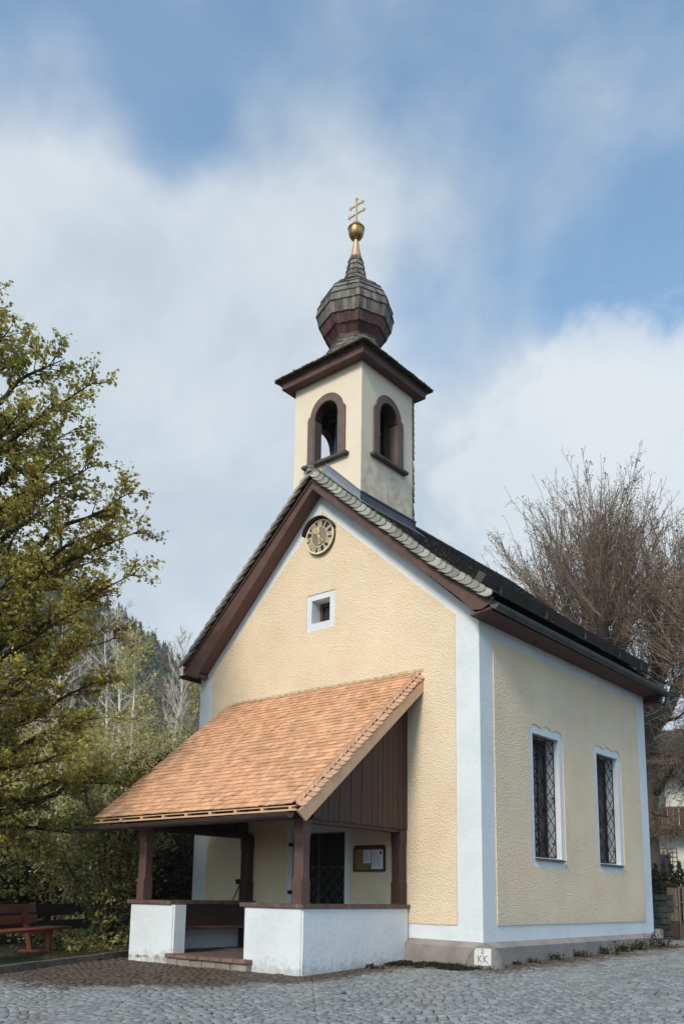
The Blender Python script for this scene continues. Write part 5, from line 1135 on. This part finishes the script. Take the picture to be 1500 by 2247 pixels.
def hwin(a0, a1, z0, z1, shut=False):
    w_ = hbox(MB(), a0, a1, -.03, .02, z0, z1).out('window', M['frame_red'], HS); n_ = 2
    for i in range(n_):
        q = (a1-a0-.08)/n_; hbox(MB(), a0+.05+i*q, a0+.01+(i+1)*q, -.05, -.031, z0+.06, z1-.06).out('pane', mat('blue_glass', (.03, .04, .07), .15, .1, 3, spec=.6), w_)
    if shut:
        for s_, e_ in ((a0-.45, a0-.02), (a1+.02, a1+.45)): hbox(MB(), s_, e_, -.07, -.03, z0, z1).out('shutter', M['shutter'], w_)
    return w_
w_ = hwin(-1.05, .02, 1.30, 2.35)
g = MB()
for i in range(9): x = -1.3+i*.2; g.tube([H(x, -.25, 1.1), H(x, -.25, 2.62)], .016, 5)
for i in range(8): z = 1.1+i*.215; g.tube([H(-1.3, -.25, z), H(.3, -.25, z)], .016, 5)
g.out('window_grille', M['iron'], w_)
hwin(-1.2, -.55, 4.3, 6.0, True); hwin(.98, 1.7, 4.0, 6.0)
ln = MB(); c = np.array(H(.85, -.3, 1.9)); ln.lathe([(.02, -.25), (.10, -.22), (.14, .12), (.16, .14), (.03, .28)], tuple(c), 6); ln.tube([tuple(c+[0, 0, .28]), H(.85, -.02, 2.3)], .015, 5)
ln.out('wall_lantern', M['iron'], HS)
# dry stone wall, gate, pickets, hedge in front of the house
pw = atD(1447, 2060, 20.5); e2 = he
def Wp(px, D, z, b=0.): p = atD(px, 2000, D); return (p[0]+vd[0]*b, p[1]+vd[1]*b, z)
zg = gh(pw[0], pw[1])
DW = thing('stone_wall', Wp(1445, 20.5, zg), 'low dry stone wall between chapel and wooden gate', 'wall'); mb = MB(); rg = random.Random(4)
for row in range(8):
    z0 = zg-.05+row*.125; x = 1405-rg.uniform(0, 8)
    while x < 1463:
        w = rg.uniform(8, 17); c = Wp(x+w/2, 20.5, z0+.06, rg.uniform(-.03, .03)); bmm = MB(); mb.obox(c, (he[0], he[1], rg.uniform(-.06, .06)), (vd[0], vd[1], 0), (0, 0, 1), w/94*.5-.006, .16, .058+rg.uniform(-.008, .004)); x += w
mb.out('stones', M['drystone'], DW)
cp_ = MB(); cp_.beam(Wp(1405, 20.5, zg+1.03), Wp(1463, 20.5, zg+1.0), .4, .05); cp_.out('cap', M['railwood'], DW)
GT = thing('garden_gate', Wp(1475, 20.5, zg), 'plain weathered wooden garden gate with pale upper panel and dark lower panel', 'gate')
mb = MB(); mb.beam(Wp(1464, 20.4, zg+.75), Wp(1487, 20.4, zg+.75), .04, .72, (0, 0, 1)); mb.out('upper_panel', M['gatewood'], GT); mb = MB(); mb.beam(Wp(1464, 20.4, zg+.2), Wp(1487, 20.4, zg+.2), .04, .36, (0, 0, 1)); mb.out('lower_panel', M['brown'], GT)
mb = MB(); mb.beam(Wp(1455, 20.35, zg+1.17), Wp(1489, 20.35, zg+1.14), .06, .05); mb.out('top_rail', M['railwood'], GT)
mb = MB(); mb.tube([Wp(1484, 20.38, zg+.72), Wp(1484, 20.30, zg+.72), Wp(1481, 20.30, zg+.72)], .012, 6); mb.out('handle', M['lead'], GT)
PF = thing('picket_fence', Wp(1510, 20.5, zg), 'grey-brown picket fence on a stone base right of the gate', 'fence')
for i in range(12): x = 1491+i*8.5; mb = MB(); mb.beam(Wp(x, 20.4, zg+.32), Wp(x+.5, 20.4, zg+1.12+random.uniform(-.03, .03)), .065, .025, (1, 0, 0)); mb.out('picket', M['picket'], PF)
mb = MB(); mb.beam(Wp(1489, 20.5, zg+.12), Wp(1600, 20.5, zg+.12), .3, .42); mb.out('base', M['drystone'], PF)
def hedge():
    rg = np.random.default_rng(8); T = thing('hedge', Wp(1480, 22, zg), 'brown-leaved hedge above the stone wall and gate', 'hedge'); n = 5200; px = rg.uniform(1395, 1600, n); D = rg.uniform(21.2, 22.4, n); z = rg.uniform(zg+.3, zg+1.55, n)+.12*np.sin(px*.35); P = np.array([Wp(a_, d, zz) for a_, d, zz in zip(px, D, z)]); leafobj('foliage', P, .06, M['leafbrown'], T, rg=rg)
    S = Sticks()
    for _ in range(160): x = rg.uniform(1395, 1600); d = rg.uniform(21.3, 22.3); S.seg(np.array(Wp(x, d, zg)), np.array(Wp(x+rg.normal()*4, d, zg+rg.uniform(1.2, 1.75))), .012, .004)
    S.out('stems', M['twig'], T)
hedge()

# shed and car glimpsed behind the left shrubs
pc2 = atD(30, 1950, 31); v2 = (pc2-CAM)[:2]; v2 /= np.linalg.norm(v2); e3 = np.array([v2[1], -v2[0]]); gs = gh(*pc2[:2])
def Q(a_, b_, z): return (pc2[0]+e3[0]*a_+v2[0]*b_, pc2[1]+e3[1]*a_+v2[1]*b_, z)
def qbox(mb, a0, a1, b0, b1, z0, z1): mb.hexa([Q(a0, b0, z0), Q(a1, b0, z0), Q(a1, b1, z0), Q(a0, b1, z0), Q(a0, b0, z1), Q(a1, b0, z1), Q(a1, b1, z1), Q(a0, b1, z1)]); return mb
SD = thing('shed', Q(-1, 1.5, gs), 'small white-walled shed with pale sheet roof behind the leafy tree', 'shed')
qbox(MB(), -3.2, .55, 0, 3, gs-.3, .75).out('wall', M['housewhite'], SD)
mb = MB(); mb.hexa([Q(-3.5, -.5, .84), Q(.85, -.5, .84), Q(.85, 3.4, 1.25), Q(-3.5, 3.4, 1.25), Q(-3.5, -.5, .90), Q(.85, -.5, .90), Q(.85, 3.4, 1.31), Q(-3.5, 3.4, 1.31)]); mb.out('roof', M['lead'], SD)
qbox(MB(), -2.2, -1.3, -.03, -.001, gs, .55).out('door', M['brown'], SD)
CR = thing('parked_car', Q(2.2, 2.4, gs), 'blue car parked behind the bushes left of the porch', 'car')
body = [(0, .28), (.0, .62), (.10, .80), (.95, .90), (1.45, 1.36), (2.75, 1.40), (3.35, .95), (3.85, .88), (3.98, .6), (3.98, .28)]
def carp(mb, pts, b0, b1): mb.plate(pts, [], lambda u, v: Q(.6+u, b0, gs+v), lambda u, v: Q(.6+u, b1, gs+v))
mb = MB(); carp(mb, body, 2.0, 3.6); cb = mb.out('body', M['bluemetal'], CR)
mb = MB(); carp(mb, [(1.12, .93), (1.52, 1.30), (2.02, 1.32), (2.02, .95)], 1.985, 1.999); mb.out('window', M['glass'], cb); mb = MB(); carp(mb, [(2.10, .95), (2.10, 1.32), (2.70, 1.33), (3.15, .97)], 1.985, 1.999); mb.out('window', M['glass'], cb)
for wx in (.85, 3.15):
    mb = MB(); mb.tube([Q(.6+wx, 1.94, gs+.31), Q(.6+wx, 2.14, gs+.31)], .31, 20); wo = mb.out('wheel', M['rubber'], CR); mb = MB(); mb.tube([Q(.6+wx, 1.93, gs+.31), Q(.6+wx, 1.939, gs+.31)], .18, 16); mb.out('rim', M['lead'], wo)

# rail fence behind the bench
FN = thing('rail_fence', gnd(120, 2060, 16.8), 'dark horizontal rail fence behind the bench and shrubs', 'fence')
f0, f1 = gnd(-120, 2060, 16.4), gnd(278, 2060, 17.4)
for zc, hh in ((.63, .20), (.36, .17), (.08, .2)):
    MB().beam((f0[0], f0[1], f0[2]+zc), (f1[0], f1[1], f1[2]+zc), .04, hh).out('rail', M['railwood'], FN)
for t in (.02, .28, .52, .76, .98):
    p = f0+(f1-f0)*t; q = p+np.array([-.04, .04, 0]); MB().box(q[0]-.055, q[0]+.055, q[1]-.055, q[1]+.055, q[2]-.3, q[2]+.78, .006).out('post', M['railwood'], FN)

# park bench
B0 = np.array([-6.57, -2.2]); bd = np.array([5.98-.0, 0]); bd = np.array([.558, -.83]); bn = np.array([-.83, -.558]); bz = -.885
BN = thing('park_bench', (B0[0]+bd[0]*.9+bn[0]*.25, B0[1]+bd[1]*.9+bn[1]*.25, bz), 'orange-brown wooden plank bench under the leafy tree behind the kerb', 'bench')
def bb(a0, a1, n0, n1, z0, z1, name, tilt=0., c=.006):
    ax = np.array([*bd, 0]); ay = np.array([*bn, 0]); ct = (B0+bd*(a0+a1)/2+bn*(n0+n1)/2); bm = bmesh.new(); bmesh.ops.create_cube(bm, size=1)
    for v in bm.verts: v.co = Vector((v.co.x*(a1-a0), v.co.y*(n1-n0), v.co.z*(z1-z0)))
    bmesh.ops.bevel(bm, geom=bm.edges[:], offset=c, segments=2, affect='EDGES'); ca, sa = math.cos(tilt), math.sin(tilt)
    for v in bm.verts:
        x, y, z = v.co; y, z = y*ca+z*sa, -y*sa+z*ca; p = np.array([*ct, bz+(z0+z1)/2])+ax*x+ay*y+np.array([0, 0, z]); v.co = Vector(p)
    m_ = MB(); m_.bm(bm); return m_.out(name, M['benchwood'], BN)
Lb = 2.9
for i in range(3): bb(-.28, Lb, .01+i*.145, .135+i*.145, .375, .415, 'seat_plank', -.05)
bb(0.0, Lb, .50, .53, .47, .605, 'back_plank', .20); bb(0.0, Lb, .54, .57, .64, .775, 'back_plank', .20)
for a_ in (.42, 2.5):
    bb(a_, a_+.07, .05, .13, .05, .375, 'leg'); bb(a_, a_+.07, .42, .50, .05, .72, 'back_leg', .22); bb(a_-.01, a_+.08, -.02, .56, 0, .06, 'foot'); bb(a_, a_+.07, .02, .46, .30, .37, 'crossbar')

# weeds along the plinth
def weed(x, y, n, h, label, kind, seed, spread=.07):
    rg = np.random.default_rng(seed); A = np.stack([x+rg.normal(size=n)*spread, y+rg.normal(size=n)*spread*.5, np.full(n, float(gz(x, y))-.005)], 1); d = rg.normal(size=(n, 3))*.35; d[:, 2] = 1; B = A+d*(h*rg.uniform(.4, 1, (n, 1)))
    if kind == 'grass': V, F = prisms(A, B, .0045, .0012); return tag(link('grass_tuft', V, F, M['grass'], base=(x, y, float(gz(x, y)))), label, 'grass tuft', 'weeds at the foot of the walls')
    P = np.concatenate([A*(1-t)+B*t for t in (.2, .35, .5, .65, .8, 1.)]); P = P+rg.normal(size=P.shape)*.008; V, F = leaves(P, .018+h*.06, rg=rg, aspect=2.6); V2, F2 = prisms(A, B, .003, .002); F2 = np.concatenate([F2[:, [0, 1, 2]], F2[:, [0, 2, 3]]])+len(V)
    return tag(link('weed', np.concatenate([V, V2]), np.concatenate([F, F2]), M['grass'], base=(x, y, float(gz(x, y)))), label, 'weed', 'weeds at the foot of the walls')
weed(.15, -.32, 90, .07, 'grass tuft at the foot of the painted boundary stone', 'grass', 1, .16)
weed(-.25, -.22, 60, .06, 'short grass just left of the painted boundary stone', 'grass', 2, .12)
for i, (y, n, h, lab) in enumerate([(.62, 8, .06, 'tiny weed nearest the boundary stone on the side wall'), (1.05, 9, .07, 'small weed at the side plinth before the first window'), (1.75, 12, .10, 'leafy weed under the left half of the first side window'), (2.6, 16, .10, 'weed pair under the right edge of the first side window'),
                                  (3.5, 26, .13, 'bushy weed between the two side windows'), (4.25, 30, .15, 'dark leafy weed under the second side window'), (4.95, 30, .17, 'spreading weed right of the second side window'), (5.6, 18, .28, 'tallest upright weed near the rear corner of the plinth'), (6.05, 14, .18, 'weed at the rear corner of the plinth')]):
    weed(.17, y, n, h, lab, 'leaf', 10+i, .05+h*.35)
weed(-1.08, -1.1, 12, .06, 'small weed at the foot of the porch side wall', 'leaf', 30); weed(-1.05, -.55, 14, .05, 'weed in the corner of porch wall and plinth', 'leaf', 31); weed(-5.0, -2.75, 14, .07, 'small weed against the kerb near the porch pier', 'leaf', 32)
rg = np.random.default_rng(77); n = 2600; X = rg.uniform(-1.2, .15, n); Y_ = rg.uniform(-.75, -.14, n); k = np.array([fb(a_, b_, 2.2, 6)-abs(b_+.38)*1.3+.25 for a_, b_ in zip(X, Y_)]) > 0; X, Y_ = X[k], Y_[k]
P = np.stack([X, Y_, gz(X, Y_)+.004+rg.random(len(X))*.014], 1); o = leafobj('moss', P, .03, mat('dark_ground_moss', (.028, .024, .014), .95, .4, 8, island=.4), rg=rg); tag(o, 'dark moss patch on the ground beside the porch wall', 'moss', kind='stuff')

# thin valley haze
def haze():
    bm = MB(); bm.box(-400, 60, -60, 400, -2.5, 180); o = link('haze', bm.v, bm.f, []); o['kind'] = 'stuff'; o['label'] = 'thin bluish valley haze'
    Mh = bpy.data.materials.new('haze_air'); Mh.use_nodes = True; N = Mh.node_tree.nodes; N.clear(); out = N.new('ShaderNodeOutputMaterial'); v = N.new('ShaderNodeVolumePrincipled')
    v.inputs['Color'].default_value = (.82, .88, .95, 1); v.inputs['Density'].default_value = .0004; Mh.node_tree.links.new(v.outputs[0], out.inputs['Volume']); o.data.materials.append(Mh)
haze()
